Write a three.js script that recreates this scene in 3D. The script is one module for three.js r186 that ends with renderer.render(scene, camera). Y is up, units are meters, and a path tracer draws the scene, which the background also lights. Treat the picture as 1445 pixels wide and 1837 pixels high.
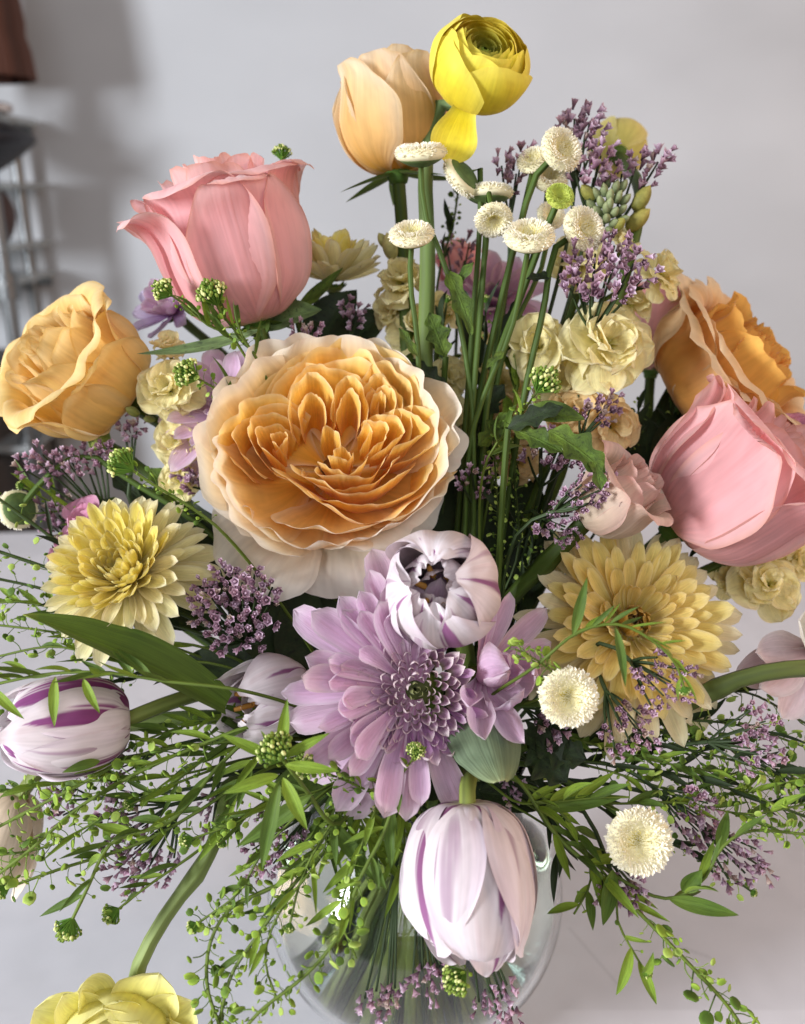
import * as THREE from 'three';
import { mergeGeometries } from 'three/addons/utils/BufferGeometryUtils.js';
import { RectAreaLightUniformsLib } from 'three/addons/lights/RectAreaLightUniformsLib.js';
RectAreaLightUniformsLib.init();

// ------------------------------------------------------------ camera, light, exposure
const IMG_W = 1445, IMG_H = 1837, FOV = 60, PITCH = 20 * Math.PI / 180;
const scene = new THREE.Scene();
const camera = new THREE.PerspectiveCamera(FOV, IMG_W / IMG_H, 0.02, 20);
camera.position.set(-0.007, 0.47, 0.404);
camera.rotation.set(-PITCH, 0, 0);
camera.focus = 0.4; camera.userData.fStop = 6.5;
camera.updateMatrixWorld(true);
scene.add(camera);
scene.background = new THREE.Color(0.15, 0.15, 0.15);
const keyLight = new THREE.RectAreaLight(0xf4f7ff, 74, 0.55, 0.95);
keyLight.position.set(-2.2, 0.85, 1.2); keyLight.lookAt(0, 0.3, -0.3); scene.add(keyLight);
const roomLight = new THREE.RectAreaLight(0xf4f7ff, 3.1, 2.8, 1.9);
roomLight.position.set(0.5, 1.9, 2.6); roomLight.lookAt(0, 0.25, -0.3); scene.add(roomLight);
const warmLight = new THREE.RectAreaLight(0xffcfae, 4.6, 1.6, 1.6);
warmLight.position.set(2.4, 1.2, 0.5); warmLight.lookAt(0, 0.25, -0.3); scene.add(warmLight);
const renderer = new THREE.WebGLRenderer({ antialias: true });
renderer.setSize(805, 1024);
renderer.toneMapping = THREE.LinearToneMapping;
renderer.toneMappingExposure = 0.98;
renderer.shadowMap.enabled = true;

// ------------------------------------------------------------ small maths
const V = (x = 0, y = 0, z = 0) => new THREE.Vector3(x, y, z);
const FPX = IMG_H / 2 / Math.tan(FOV * Math.PI / 360);
const camR = V(1, 0, 0), camU = V(0, Math.cos(PITCH), -Math.sin(PITCH)), camB = V(0, Math.sin(PITCH), Math.cos(PITCH));
const at = (px, py, d) => camera.position.clone().addScaledVector(camR, (px - IMG_W / 2) / FPX * d).addScaledVector(camU, -(py - IMG_H / 2) / FPX * d).addScaledVector(camB, -d);
const atZ = (px, py, z) => { const k = -(py - IMG_H / 2) / FPX; return at(px, py, (camera.position.z - z) / (Math.cos(PITCH) + Math.sin(PITCH) * k)); };
const dirCam = (r, u, t) => V().addScaledVector(camR, r).addScaledVector(camU, u).addScaledVector(camB, t).normalize();
const rng = (s) => { let a = (s * 2654435761 + 12345) >>> 0; return () => { a = (a + 0x6D2B79F5) | 0; let t = Math.imul(a ^ (a >>> 15), 1 | a); t = (t + Math.imul(t ^ (t >>> 7), 61 | t)) ^ t; return ((t ^ (t >>> 14)) >>> 0) / 4294967296; }; };
const h1 = (i, s) => { const x = Math.sin(i * 127.1 + s * 311.7 + 1.3) * 43758.5453; return (x - Math.floor(x)) * 2 - 1; };
const n1 = (x, s) => { const i = Math.floor(x), f = x - i, k = f * f * (3 - 2 * f); return h1(i, s) * (1 - k) + h1(i + 1, s) * k; };
const n2 = (x, y, s) => { const i = Math.floor(y), f = y - i, k = f * f * (3 - 2 * f); return n1(x, s + i * 7.31) * (1 - k) + n1(x, s + (i + 1) * 7.31) * k; };
const lerp = (a, b, t) => a + (b - a) * t, clamp = (x, a = 0, b = 1) => Math.min(b, Math.max(a, x));
const ss = (a, b, x) => { const t = clamp((x - a) / (b - a)); return t * t * (3 - 2 * t); };
const DEG = Math.PI / 180;
const C = (h) => new THREE.Color(h).toArray();
const mixc = (a, b, t) => [lerp(a[0], b[0], t), lerp(a[1], b[1], t), lerp(a[2], b[2], t)];
const ramp = (...st) => { st = st.map(([t, h]) => [t, C(h)]); return (t) => { if (t <= st[0][0]) return st[0][1]; for (let i = 1; i < st.length; i++) if (t <= st[i][0]) return mixc(st[i - 1][1], st[i][1], (t - st[i - 1][0]) / (st[i][0] - st[i - 1][0])); return st[st.length - 1][1]; }; };

// ------------------------------------------------------------ textures and materials
function dataTex(n, m, f, srgb) {
  const d = new Uint8Array(n * m * 4);
  for (let j = 0; j < m; j++) for (let i = 0; i < n; i++) { const c = f(i / n, j / m), k = (j * n + i) * 4; for (let q = 0; q < 3; q++) d[k + q] = clamp(c[q] ?? c[0]) * 255; d[k + 3] = 255; }
  const t = new THREE.DataTexture(d, n, m); t.magFilter = THREE.LinearFilter; t.minFilter = THREE.LinearFilter; t.wrapS = t.wrapT = THREE.RepeatWrapping;
  if (srgb) t.colorSpace = THREE.SRGBColorSpace; t.needsUpdate = true; return t;
}
const veinH = (u, v) => 0.5 + 0.22 * n2(u * 34 + 1.5 * n1(v * 3, 4), v * 2.5, 11) + 0.13 * n2(u * 78, v * 5, 13) + 0.14 * n2(u * 22, v * 22, 17);
const petalBump = dataTex(256, 256, (u, v) => [veinH(u, v)]);
const petalMap = dataTex(256, 256, (u, v) => { const a = 0.955 + 0.11 * (veinH(u, v) - 0.5) + 0.03 * n2(u * 5, v * 5, 3), s = 0.035 * ss(0.5, 0.9, n2(u * 16, v * 7, 33)); return [a + 0.005 - s * 0.5, a - s, a - 0.01 - s]; }, true);
const leafH = (u, v) => { const x = Math.abs(u - 0.5) * 2, s = Math.abs(((v * 9 - x * 2.2) % 1 + 1) % 1 - 0.5) * 2; return 0.55 + 0.2 * Math.pow(1 - s, 0.5) * -0.8 - 0.4 * Math.exp(-x * x * 300) + 0.12 * n2(u * 30, v * 60, 8); };
const leafBump = dataTex(256, 256, (u, v) => [leafH(u, v)]);
const leafMap = dataTex(256, 256, (u, v) => { const x = Math.abs(u - 0.5) * 2, a = 0.86 - 0.2 * ss(0.6, 0.75, n2(u * 14, v * 24, 51)) + 0.16 * n2(u * 6, v * 10, 2) + 0.1 * Math.exp(-x * x * 250) + 0.06 * n2(u * 40, v * 80, 9); return [a, a, a * 0.94]; }, true);
const bladeMap = dataTex(128, 128, (u, v) => { const a = 0.9 + 0.09 * n2(u * 50, v * 2, 5) + 0.05 * n2(u * 9, v * 9, 6); return [a, a, a * 0.96]; }, true);
const stemMap = dataTex(64, 128, (u, v) => { const a = 0.88 + 0.1 * n2(u * 12, v * 3, 5) + 0.06 * n2(u * 20, v * 20, 6); return [a, a, a * 0.95]; }, true);
const phys = (o) => new THREE.MeshPhysicalMaterial({ side: THREE.DoubleSide, thickness: 0, ...o });
const PETAL = { vertexColors: true, map: petalMap, bumpMap: petalBump, bumpScale: 0.00022, roughness: 0.9, transmission: 0.45, specularIntensity: 0.3, sheen: 0.25, sheenColor: new THREE.Color(1, 1, 1), sheenRoughness: 0.6 };
const petalTints = [[1, 1, 1], [0.95, 0.93, 0.9], [1, 0.97, 0.99], [0.9, 0.88, 0.86]].map((c) => phys({ ...PETAL, color: new THREE.Color(...c) }));
const M = {
  petal: petalTints[0],
  silk: phys({ vertexColors: true, map: petalMap, bumpMap: petalBump, bumpScale: 0.0001, roughness: 0.85, transmission: 0.26, specularIntensity: 0.5, clearcoat: 0.14, clearcoatRoughness: 0.42 }),
  wax: phys({ vertexColors: true, map: petalMap, bumpMap: petalBump, bumpScale: 0.00009, roughness: 0.85, transmission: 0.2, specularIntensity: 0.45, clearcoat: 0.2, clearcoatRoughness: 0.4 }),
  leaf: phys({ vertexColors: true, color: new THREE.Color(0.94, 0.86, 0.58), map: leafMap, bumpMap: leafBump, bumpScale: 0.0006, roughness: 0.8, transmission: 0.14, specularIntensity: 0.6, clearcoat: 0.15, clearcoatRoughness: 0.45 }),
  blade: phys({ vertexColors: true, color: new THREE.Color(1.0, 0.95, 0.6), map: bladeMap, bumpMap: petalBump, bumpScale: 0.0002, roughness: 0.8, transmission: 0.16, specularIntensity: 0.6, clearcoat: 0.12, clearcoatRoughness: 0.5 }),
  stem: phys({ vertexColors: true, color: new THREE.Color(0.84, 0.76, 0.58), map: stemMap, roughness: 0.6, specularIntensity: 0.6 }),
  glaucous: phys({ vertexColors: true, map: bladeMap, bumpMap: petalBump, bumpScale: 0.0002, roughness: 0.7, transmission: 0.08, specularIntensity: 0.5 }),
  pod: phys({ vertexColors: true, color: new THREE.Color(1.0, 0.97, 0.6), roughness: 0.7, transmission: 0.15, specularIntensity: 0.5 }),
  tiny: phys({ vertexColors: true, roughness: 0.8, transmission: 0.12, specularIntensity: 0.4 }),
};

// ------------------------------------------------------------ geometry helpers
function grid(nu, nv, f) {
  const p = [], c = [], t = [], idx = [], o = V();
  for (let j = 0; j <= nv; j++) for (let i = 0; i <= nu; i++) { const u = i / nu * 2 - 1, v = j / nv, col = f(u, v, o); p.push(o.x, o.y, o.z); c.push(col[0], col[1], col[2]); t.push(i / nu, v); }
  for (let j = 0; j < nv; j++) for (let i = 0; i < nu; i++) { const a = j * (nu + 1) + i, b = a + nu + 1; idx.push(a, a + 1, b, a + 1, b + 1, b); }
  const g = new THREE.BufferGeometry();
  g.setAttribute('position', new THREE.Float32BufferAttribute(p, 3)); g.setAttribute('color', new THREE.Float32BufferAttribute(c, 3)); g.setAttribute('uv', new THREE.Float32BufferAttribute(t, 2));
  g.setIndex(idx); g.computeVertexNormals(); return g;
}
function spline2(pts) { // [[r,y],...] sampled evenly by arc length
  const cu = new THREE.CatmullRomCurve3(pts.map(([r, y]) => V(r, y, 0)), false, 'centripetal'), s = cu.getSpacedPoints(60);
  return (t) => { const x = clamp(t) * 60, i = Math.min(59, Math.floor(x)), f = x - i; return [lerp(s[i].x, s[i + 1].x, f), lerp(s[i].y, s[i + 1].y, f)]; };
}
// a cupped petal on a surface of revolution round +y; phi = 0 looks along +z
function wrapPetal({ prof, half, R = 1, H = 1, drop = 0.15, dp = 2.6, spiral = 0.05, ruf = 0, rf = 5, edge = 0, tip = 0, wf, col, seed = 1, nu = 22, nv = 22, dent = 0, crumple = 0.012, groove = 0 }) {
  return grid(nu, nv, (u, v, o) => {
    const au = Math.abs(u), vm = 1 - drop * Math.pow(au, dp) + tip * Math.pow(Math.max(0, 1 - au * 3), 1.5) - dent * Math.pow(Math.max(0, 1 - au * 4), 2) + ruf * 0.35 * n1(u * rf, seed);
    const t = v * vm, [r, y] = prof(t), w = wf ? wf(v) : Math.min(1, 0.4 + 1.1 * v) * (v > 0.8 ? Math.sqrt(1 - Math.pow((v - 0.8) / 0.2, 2) * 0.3) : 1);
    const phi = half * w * u, e = v * v * v;
    const rr = R * (r + spiral * u * v + edge * Math.pow(au, 3) * v + ruf * e * n1(u * rf + 7, seed + 3) + crumple * n2(u * 3, v * 3, seed + 5) - groove * Math.exp(-Math.pow(u / 0.16, 2)) * Math.sin(Math.PI * Math.min(1, v * 1.1)));
    o.set(rr * Math.sin(phi), H * (y + ruf * 0.3 * e * n1(u * rf * 1.3, seed + 9)), rr * Math.cos(phi));
    return col(u, v, Math.max(Math.pow(au, 5), ss(0.8, 1, v)));
  });
}
// a free petal or leaf: grows along +z, upper face +y
function rayPetal({ L = 1, W = 0.2, bend = 0, hook = 0, cup = 0.3, wf, col, seed = 1, ruf = 0, rf = 4, nu = 6, nv = 14, twist = 0, fold = 0, tipc = 0, side = 0 }) {
  const cy = [0], cz = [0], th = [0]; let y = 0, z = 0;
  for (let j = 1; j <= nv; j++) { const v = (j - 0.5) / nv, a = bend * v + hook * Math.pow(v, 5); y += Math.sin(a) * L / nv; z += Math.cos(a) * L / nv; cy.push(y); cz.push(z); th.push(bend * (j / nv) + hook * Math.pow(j / nv, 5)); }
  return grid(nu, nv, (u, v, o) => {
    const j = Math.round(v * nv), w = W * wf(v, u), a = th[j], tw = twist * v;
    let s = u * w, n = (cup * u * u + fold * Math.abs(u) + tipc * u * u * v * v * v) * w + ruf * W * Math.abs(u) * n1(v * rf * 2 + (u > 0 ? 9 : 0), seed) + ruf * W * v * v * 0.7 * n1(u * rf, seed + 4);
    const s2 = s * Math.cos(tw) - n * Math.sin(tw), nn = s * Math.sin(tw) + n * Math.cos(tw);
    o.set(s2 + side * L * v * v, cy[j] + nn * Math.cos(a), cz[j] - nn * Math.sin(a));
    return col(u, v, Math.max(Math.pow(Math.abs(u), 4), ss(0.85, 1, v)));
  });
}
const wRound = (b = 0.4, m = 0.62) => (v) => (v < m ? lerp(b, 1, ss(0, m, v)) : Math.sqrt(Math.max(0.0004, 1 - Math.pow((v - m) / (1 - m), 2.2))));
const wPoint = (p = 0.8, b = 0.04) => (v) => Math.max(b * (1 - v), Math.pow(Math.sin(Math.PI * Math.pow(clamp(v, 0.001, 0.999), p)), 0.9));
const wLobe = (n, k = 0.45) => (v) => Math.max(0.04, Math.pow(Math.sin(Math.PI * clamp(0.03 + v * 0.96)), 0.7) * (1 - k * Math.pow(Math.abs(Math.cos(v * n * Math.PI)), 1.6)));
const tubeCol = ramp([0, '#4a6428'], [0.5, '#66843a'], [1, '#a8bc78']);
function tube(pts, r0, r1, { n = 0, seg = 7, col = tubeCol, ridge = 0 } = {}) {
  const cu = pts.length === 2 ? new THREE.LineCurve3(...pts) : new THREE.CatmullRomCurve3(pts, false, 'centripetal'); n = n || Math.max(4, pts.length * 6);
  const fr = cu.computeFrenetFrames(n, false), P = []; for (let i = 0; i <= n; i++) P.push(cu.getPointAt(i / n));
  return grid(seg, n, (u, v, o) => { const j = Math.round(v * n), a = u * Math.PI, r = lerp(r0, r1, v) * (1 + ridge * Math.cos(a * 5) + 0.07 * n1(v * n * 0.4, n + r0 * 9e4) + (n > 24 ? 0.3 * Math.exp(-Math.pow(((v * 5.3 + r0 * 900) % 1 - 0.5) / 0.03, 2)) : 0)); o.copy(P[j]).addScaledVector(fr.normals[j], Math.cos(a) * r).addScaledVector(fr.binormals[j], Math.sin(a) * r); const c = col(v), k = 0.93 + 0.13 * n1(v * n * 0.5, r0 * 7e4); return [c[0] * k * (1.02 - 0.04 * k), c[1] * k, c[2] * k]; });
}
function lathe(prof, nv, nu, col) { return grid(nu, nv, (u, v, o) => { const [r, y] = prof(v), a = u * Math.PI; o.set(r * Math.sin(a), y, r * Math.cos(a)); return col(v); }); }
const frame = (pos, axis, roll = 0, ref = camR) => { const y = axis.clone().normalize(); let x = ref.clone().addScaledVector(y, -ref.dot(y)); if (x.lengthSq() < 1e-4) x = camU.clone().addScaledVector(y, -camU.dot(y)); x.normalize(); const z = x.clone().cross(y); return new THREE.Matrix4().makeBasis(x, y, z).setPosition(pos).multiply(new THREE.Matrix4().makeRotationY(roll)); };
const RY = (a) => new THREE.Matrix4().makeRotationY(a), RX = (a) => new THREE.Matrix4().makeRotationX(a), TR = (x, y, z) => new THREE.Matrix4().makeTranslation(x, y, z), SC = (x, y = x, z = x) => new THREE.Matrix4().makeScale(x, y, z);

// ------------------------------------------------------------ objects and their parts
const used = new Map();
const numbered = (n) => { const k = used.get(n) ?? 0; used.set(n, k + 1); return k ? `${n}_${String(k).padStart(3, '0')}` : n; };
function thing(name, label, category, pos, group) {
  const o = new THREE.Group(); o.name = numbered(name); o.position.copy(pos); o.userData = { label, category }; if (group) o.userData.group = group; scene.add(o); return o;
}
function part(root, name, geo, mat, world, label) { // world: where the part stands
  const m = new THREE.Mesh(geo, mat); m.name = name; m.castShadow = m.receiveShadow = true; if (label) m.userData.label = label;
  if (world) { const p = root.userData.at ?? root.position; m.applyMatrix4(new THREE.Matrix4().makeTranslation(-p.x, -p.y, -p.z).multiply(world)); }
  root.add(m); return m;
}
function sub(root, name) { const g = new THREE.Group(); g.name = name; g.userData.at = root.userData.at ?? root.position; root.add(g); return g; }
const structure = (name, geo, mat) => { const m = new THREE.Mesh(geo, mat); m.name = name; m.castShadow = m.receiveShadow = true; m.userData.kind = 'structure'; scene.add(m); return m; };
const ID = new THREE.Matrix4();
const local = (root, pts) => pts.map((p) => p.clone().sub(root.userData.at ?? root.position));
let stemSeed = 1;
function mouthPts(from) { // where a stem enters the vase and where it ends in it
  const R = rng(900 + stemSeed++), a = Math.atan2(from.z, from.x) + (R() - 0.5) * 0.9, b = a + Math.PI + (R() - 0.5) * 1.6;
  const r = 0.012 + 0.02 * Math.sqrt(R()), q = 0.015 + 0.035 * R();
  return [V(Math.cos(a) * r, 0.178, Math.sin(a) * r), V(Math.cos(b) * q, 0.028 + 0.01 * R(), Math.sin(b) * q)];
}
function stemTo(root, base, out, r0, { via = [], col, ridge = 0, r1 } = {}) { // stem from the vase up to the bloom's base
  const L = base.distanceTo(V(0, 0.178, 0)), pts = [base.clone().addScaledVector(out, 0.002)];
  if (via.length) pts.push(...via.map((p) => at(...p))); else pts.push(base.clone().addScaledVector(out, -0.28 * L));
  const [m, b] = mouthPts(pts[pts.length - 1]); pts.push(m, b);
  part(root, 'stem', tube(local(root, pts), r0, r1 ?? r0 * 0.9, { n: 34, col, ridge }), M.stem);
}
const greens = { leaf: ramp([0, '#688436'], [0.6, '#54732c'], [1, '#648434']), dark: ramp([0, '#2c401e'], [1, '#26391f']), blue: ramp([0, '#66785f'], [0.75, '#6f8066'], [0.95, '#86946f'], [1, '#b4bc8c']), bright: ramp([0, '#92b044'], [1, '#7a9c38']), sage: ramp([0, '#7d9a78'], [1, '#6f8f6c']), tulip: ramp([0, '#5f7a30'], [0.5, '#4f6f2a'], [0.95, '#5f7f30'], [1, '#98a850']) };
function leafBetween(root, name, a, b, wpx, { bend = 0, cup = 0.1, fold = 0.35, wf = wPoint(), col = greens.leaf, mat = M.leaf, nrm = [0, 0.35, 1], ruf = 0.05, twist = 0, nu = 8, nv = 22, seed = 1, label, hook = 0 } = {}) {
  const A = a.isVector3 ? a : at(...a), B = b.isVector3 ? b : at(...b), dz = B.clone().sub(A), L = dz.length(), y0 = dirCam(...nrm);
  const z = dz.normalize(), x = y0.clone().cross(z).normalize(), y = z.clone().cross(x), d = A.clone().sub(camera.position).dot(camB) * -1;
  const g = rayPetal({ L: L * (1 + bend * bend * 0.06), W: wpx / 2 / FPX * d, bend, hook, cup, fold, wf, col: (u, v) => col(v), seed, ruf, nu, nv, twist });
  return part(root, name, g, mat, new THREE.Matrix4().makeBasis(x, y, z).setPosition(A).multiply(RX(bend * 0.5)), label);
}
const addLeaves = (root, ls, seed = 1) => (ls ?? []).forEach(([a, b, w, o], i) => leafBetween(root, 'leaf', a, b, w, { seed: seed + i, ...o }));

// ------------------------------------------------------------ the setting: wall, floor, table, things behind
{
  const n = 256;
  const wallMap = dataTex(n, n, (u, v) => { const a = -0.03 * ss(0.55, 0.8, n2(u * 9 + v * 3, v * 26, 61)) + 0.93 + 0.045 * n2(u * 5, v * 5, 21) + 0.03 * n2(u * 18, v * 18, 22) + 0.012 * n2(u * 60, v * 60, 23); return [a, a, a]; }, true);
  const wallBump = dataTex(n, n, (u, v) => [0.5 + 0.3 * n2(u * 10, v * 10, 31) + 0.2 * n2(u * 50, v * 50, 32)]);
  const wm = new THREE.MeshStandardMaterial({ color: new THREE.Color(0.585, 0.61, 0.625), map: wallMap, bumpMap: wallBump, bumpScale: 0.002, roughness: 0.9 });
  const w = new THREE.BoxGeometry(6.4, 3.4, 0.1); w.translate(0, 0.75, -1.66); structure('wall', w, wm);
  const fl = new THREE.BoxGeometry(6.4, 0.1, 6); fl.translate(0, -0.8, 1.0); structure('floor', fl, new THREE.MeshStandardMaterial({ color: new THREE.Color(0.09, 0.05, 0.032), roughness: 0.6 }));
  const tt = thing('table', 'pale grey painted table top with faint scratches under the vase', 'table', V(0, -0.03, 0));
  const tMap = dataTex(512, 512, (u, v) => { let a = 0.94 + 0.025 * n2(u * 5, v * 5, 41) + 0.012 * n2(u * 60, v * 60, 42); for (let k = 0; k < 26; k++) { const R = h1(k, 77), x = (h1(k, 78) + 1) / 2, y = (h1(k, 79) + 1) / 2, an = 0.9 + R * 0.7, dx = u - x, dy = v - y, al = dx * Math.cos(an) + dy * Math.sin(an), ac = Math.abs(-dx * Math.sin(an) + dy * Math.cos(an)); if (Math.abs(al) < 0.03 + 0.02 * R && ac < 0.0015) a -= 0.05; } return [a, a, a]; }, true);
  tMap.repeat.set(1.4, 1.4);
  const sh = new THREE.Shape(); const rr = 0.04, X0 = -0.92, X1 = 1.05, Z0 = -0.78, Z1 = 0.6;
  sh.moveTo(X0 + rr, Z0); sh.lineTo(X1 - rr, Z0 - 0.12); sh.quadraticCurveTo(X1, Z0 - 0.12, X1, Z0 + rr); sh.lineTo(X1, Z1 - rr); sh.quadraticCurveTo(X1, Z1, X1 - rr, Z1); sh.lineTo(X0 + rr, Z1); sh.quadraticCurveTo(X0, Z1, X0, Z1 - rr); sh.lineTo(X0, Z0 + rr + 0.1); sh.quadraticCurveTo(X0, Z0, X0 + rr, Z0);
  const tg = new THREE.ExtrudeGeometry(sh, { depth: 0.024, bevelEnabled: true, bevelSize: 0.003, bevelThickness: 0.003, bevelSegments: 2 }); tg.rotateX(Math.PI / 2); tg.translate(0, 0.027, 0);
  part(tt, 'table_top', tg, new THREE.MeshPhysicalMaterial({ color: new THREE.Color(0.68, 0.67, 0.69), map: tMap, bumpMap: wallBump, bumpScale: 0.0006, roughness: 0.5, specularIntensity: 0.7 }));
  for (const [x, z] of [[-0.8, -0.6], [0.95, -0.75], [-0.8, 0.5], [0.95, 0.5]]) { const l = new THREE.CylinderGeometry(0.028, 0.02, 0.72, 12); l.translate(x, -0.36, z); part(tt, 'leg', l, new THREE.MeshStandardMaterial({ color: new THREE.Color(0.4, 0.37, 0.36), roughness: 0.6 })); }
}
{ // wire shelf rack, lamp and dark dish at the left
  const chrome = new THREE.MeshStandardMaterial({ color: new THREE.Color(0.2, 0.21, 0.21), metalness: 0.9, roughness: 0.35 });
  const post = atZ(20, 560, -1.36);
  const rack = thing('shelf_rack', 'chrome post rack with glass shelves standing before the wall at left', 'shelf', V(post.x, -0.75, post.z));
  const topY = atZ(46, 200, -1.36).y + 0.75; const addP = (dx, dz, r) => { const g = new THREE.CylinderGeometry(r, r, topY, 16); g.translate(dx, topY / 2, dz); part(rack, 'post', g, chrome); };
  addP(0, 0, 0.013); addP(-0.03, -0.2, 0.012); addP(-0.9, 0, 0.013); addP(-0.9, -0.2, 0.012);
  const glass = new THREE.MeshPhysicalMaterial({ color: new THREE.Color(0.6, 0.64, 0.64), roughness: 0.25, transmission: 0.6, thickness: 0, metalness: 0 });
  const dishY = atZ(-62, 252, -1.33).y - 0.07, potY = atZ(-28, 385, -1.4).y - 0.055;
  for (const [y, plain] of [[atZ(46, 205, -1.36).y + 0.75], [dishY + 0.744, 1], [potY + 0.744, 1], [atZ(46, 508, -1.36).y + 0.75], [atZ(46, 800, -1.36).y + 0.75]]) {
    const s = new THREE.BoxGeometry(0.92, 0.012, 0.26); s.translate(-0.45, y, -0.1); part(rack, 'glass_shelf', s, glass);
    if (plain) continue;
    for (const z of [0, -0.2]) { const b = new THREE.CylinderGeometry(0.008, 0.008, 0.92, 10); b.rotateZ(Math.PI / 2); b.translate(-0.45, y - 0.016, z); part(rack, 'rail', b, chrome); }
    const cl = new THREE.CylinderGeometry(0.022, 0.022, 0.05, 16); cl.translate(0, y - 0.005, 0); part(rack, 'collar', cl, chrome);
  }
  // lamp with a pleated brown shade
  const lb = atZ(-42, 190, -1.38); lb.y = atZ(46, 205, -1.36).y + 0.0062;
  const lamp = thing('table_lamp', 'brown pleated lamp shade on a clear glass base at upper left', 'lamp', lb);
  const g0 = grid(180, 10, (u, v, o) => { const a = u * Math.PI, r = lerp(0.105, 0.082, v) + 0.0035 * Math.abs(Math.cos(a * 26)) * 2 - (v > 0.28 && v < 0.33 ? 0.004 : 0), t = v; o.set(Math.sin(a) * r, 0.055 + t * 0.24, -Math.cos(a) * r); const k = 0.75 + 0.35 * h1(Math.round(a * 26 / Math.PI), 5); return [0.11 * k, 0.042 * k, 0.026 * k]; });
  part(lamp, 'lamp_shade', g0, phys({ vertexColors: true, roughness: 0.85, transmission: 0.1 }), TR(lb.x, lb.y, lb.z));
  const neck = lathe(spline2([[0.001, 0], [0.06, 0], [0.062, 0.012], [0.03, 0.02], [0.03, 0.07], [0.001, 0.08]]), 24, 40, () => [0.8, 0.8, 0.8]);
  part(lamp, 'lamp_base', neck, new THREE.MeshPhysicalMaterial({ color: new THREE.Color(0.75, 0.66, 0.6), roughness: 0.1, metalness: 0.7, side: THREE.DoubleSide }), TR(lb.x, lb.y, lb.z));
  const db = atZ(-62, 252, -1.33);
  const dish = thing('dark_dish', 'dark pointed dish on the rack below the lamp', 'dish', db);
  part(dish, 'bowl', lathe(spline2([[0.002, -0.07], [0.05, -0.052], [0.122, 0.002], [0.12, 0.008], [0.05, 0.04], [0.002, 0.058]]), 28, 48, () => [0.018, 0.018, 0.022]), phys({ vertexColors: true, roughness: 0.4, metalness: 0.3 }), TR(db.x, db.y, db.z));
  const pb = atZ(-28, 385, -1.4);
  const pot = thing('clay_pot', 'dark brown clay pot on the glass shelf at the frame edge', 'pot', pb);
  part(pot, 'body', lathe(spline2([[0.002, -0.055], [0.035, -0.052], [0.058, 0], [0.04, 0.045], [0.028, 0.05], [0.03, 0.058], [0.002, 0.056]]), 28, 40, () => [0.05, 0.022, 0.015]), phys({ vertexColors: true, roughness: 0.55 }), TR(pb.x, pb.y, pb.z));
  // dark cabinet low at left, behind the table
  const cb = at(60, 1050, 1.75), cab = thing('dark_cabinet', 'dark brown wooden cabinet low behind the table at left', 'cabinet', V(-1.49, -0.75, -1.4));
  const wood = new THREE.MeshStandardMaterial({ color: new THREE.Color(0.05, 0.034, 0.027), roughness: 0.55, map: stemMap });
  const bx = (n, w, h, d, x, y, z) => { const g = new THREE.BoxGeometry(w, h, d); g.translate(x, y, z); part(cab, n, g, wood); };
  bx('body', 1.3, 0.86, 0.3, 0, 0.43, 0); bx('top', 1.34, 0.025, 0.34, 0, 0.875, 0); for (const x of [-0.32, 0.32]) bx('door', 0.6, 0.76, 0.018, x, 0.42, 0.161);
}
// ------------------------------------------------------------ the vase
{
  const vase = thing('glass_vase', 'clear round glass vase with thick foot holding all the stems', 'vase', V(0, 0.001, 0));
  const out = [[0.0005, 0], [0.04, 0], [0.05, 0.002], [0.054, 0.008], [0.05, 0.016], [0.047, 0.022], [0.058, 0.036], [0.076, 0.06], [0.0835, 0.09], [0.079, 0.12], [0.064, 0.145], [0.051, 0.16], [0.05, 0.172], [0.056, 0.184], [0.06, 0.19]];
  const inn = [[0.0572, 0.1895], [0.053, 0.184], [0.0468, 0.172], [0.0478, 0.16], [0.061, 0.1435], [0.076, 0.119], [0.0803, 0.09], [0.073, 0.0615], [0.056, 0.04], [0.035, 0.029], [0.0005, 0.0265]];
  const wp = spline2(out.concat(inn));
  part(vase, 'glass_body', lathe(wp, 120, 72, () => [1, 1, 1]), new THREE.MeshPhysicalMaterial({ color: 0xffffff, roughness: 0.02, transmission: 1, thickness: 0.004, ior: 1.48, attenuationColor: new THREE.Color(0.8, 0.93, 0.89), attenuationDistance: 0.045 }));
  const wat = [[0.0005, 0.028], [0.034, 0.0305], [0.0545, 0.041], [0.0715, 0.062], [0.0788, 0.09], [0.0745, 0.1185], [0.069, 0.127], [0.0005, 0.127]];
  part(vase, 'water', lathe(spline2(wat), 70, 64, () => [1, 1, 1]), new THREE.MeshPhysicalMaterial({ color: 0xffffff, roughness: 0, transmission: 1, thickness: 0.1, ior: 1.2, attenuationColor: new THREE.Color(0.8, 0.9, 0.75), attenuationDistance: 0.2 }));
}

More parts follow.
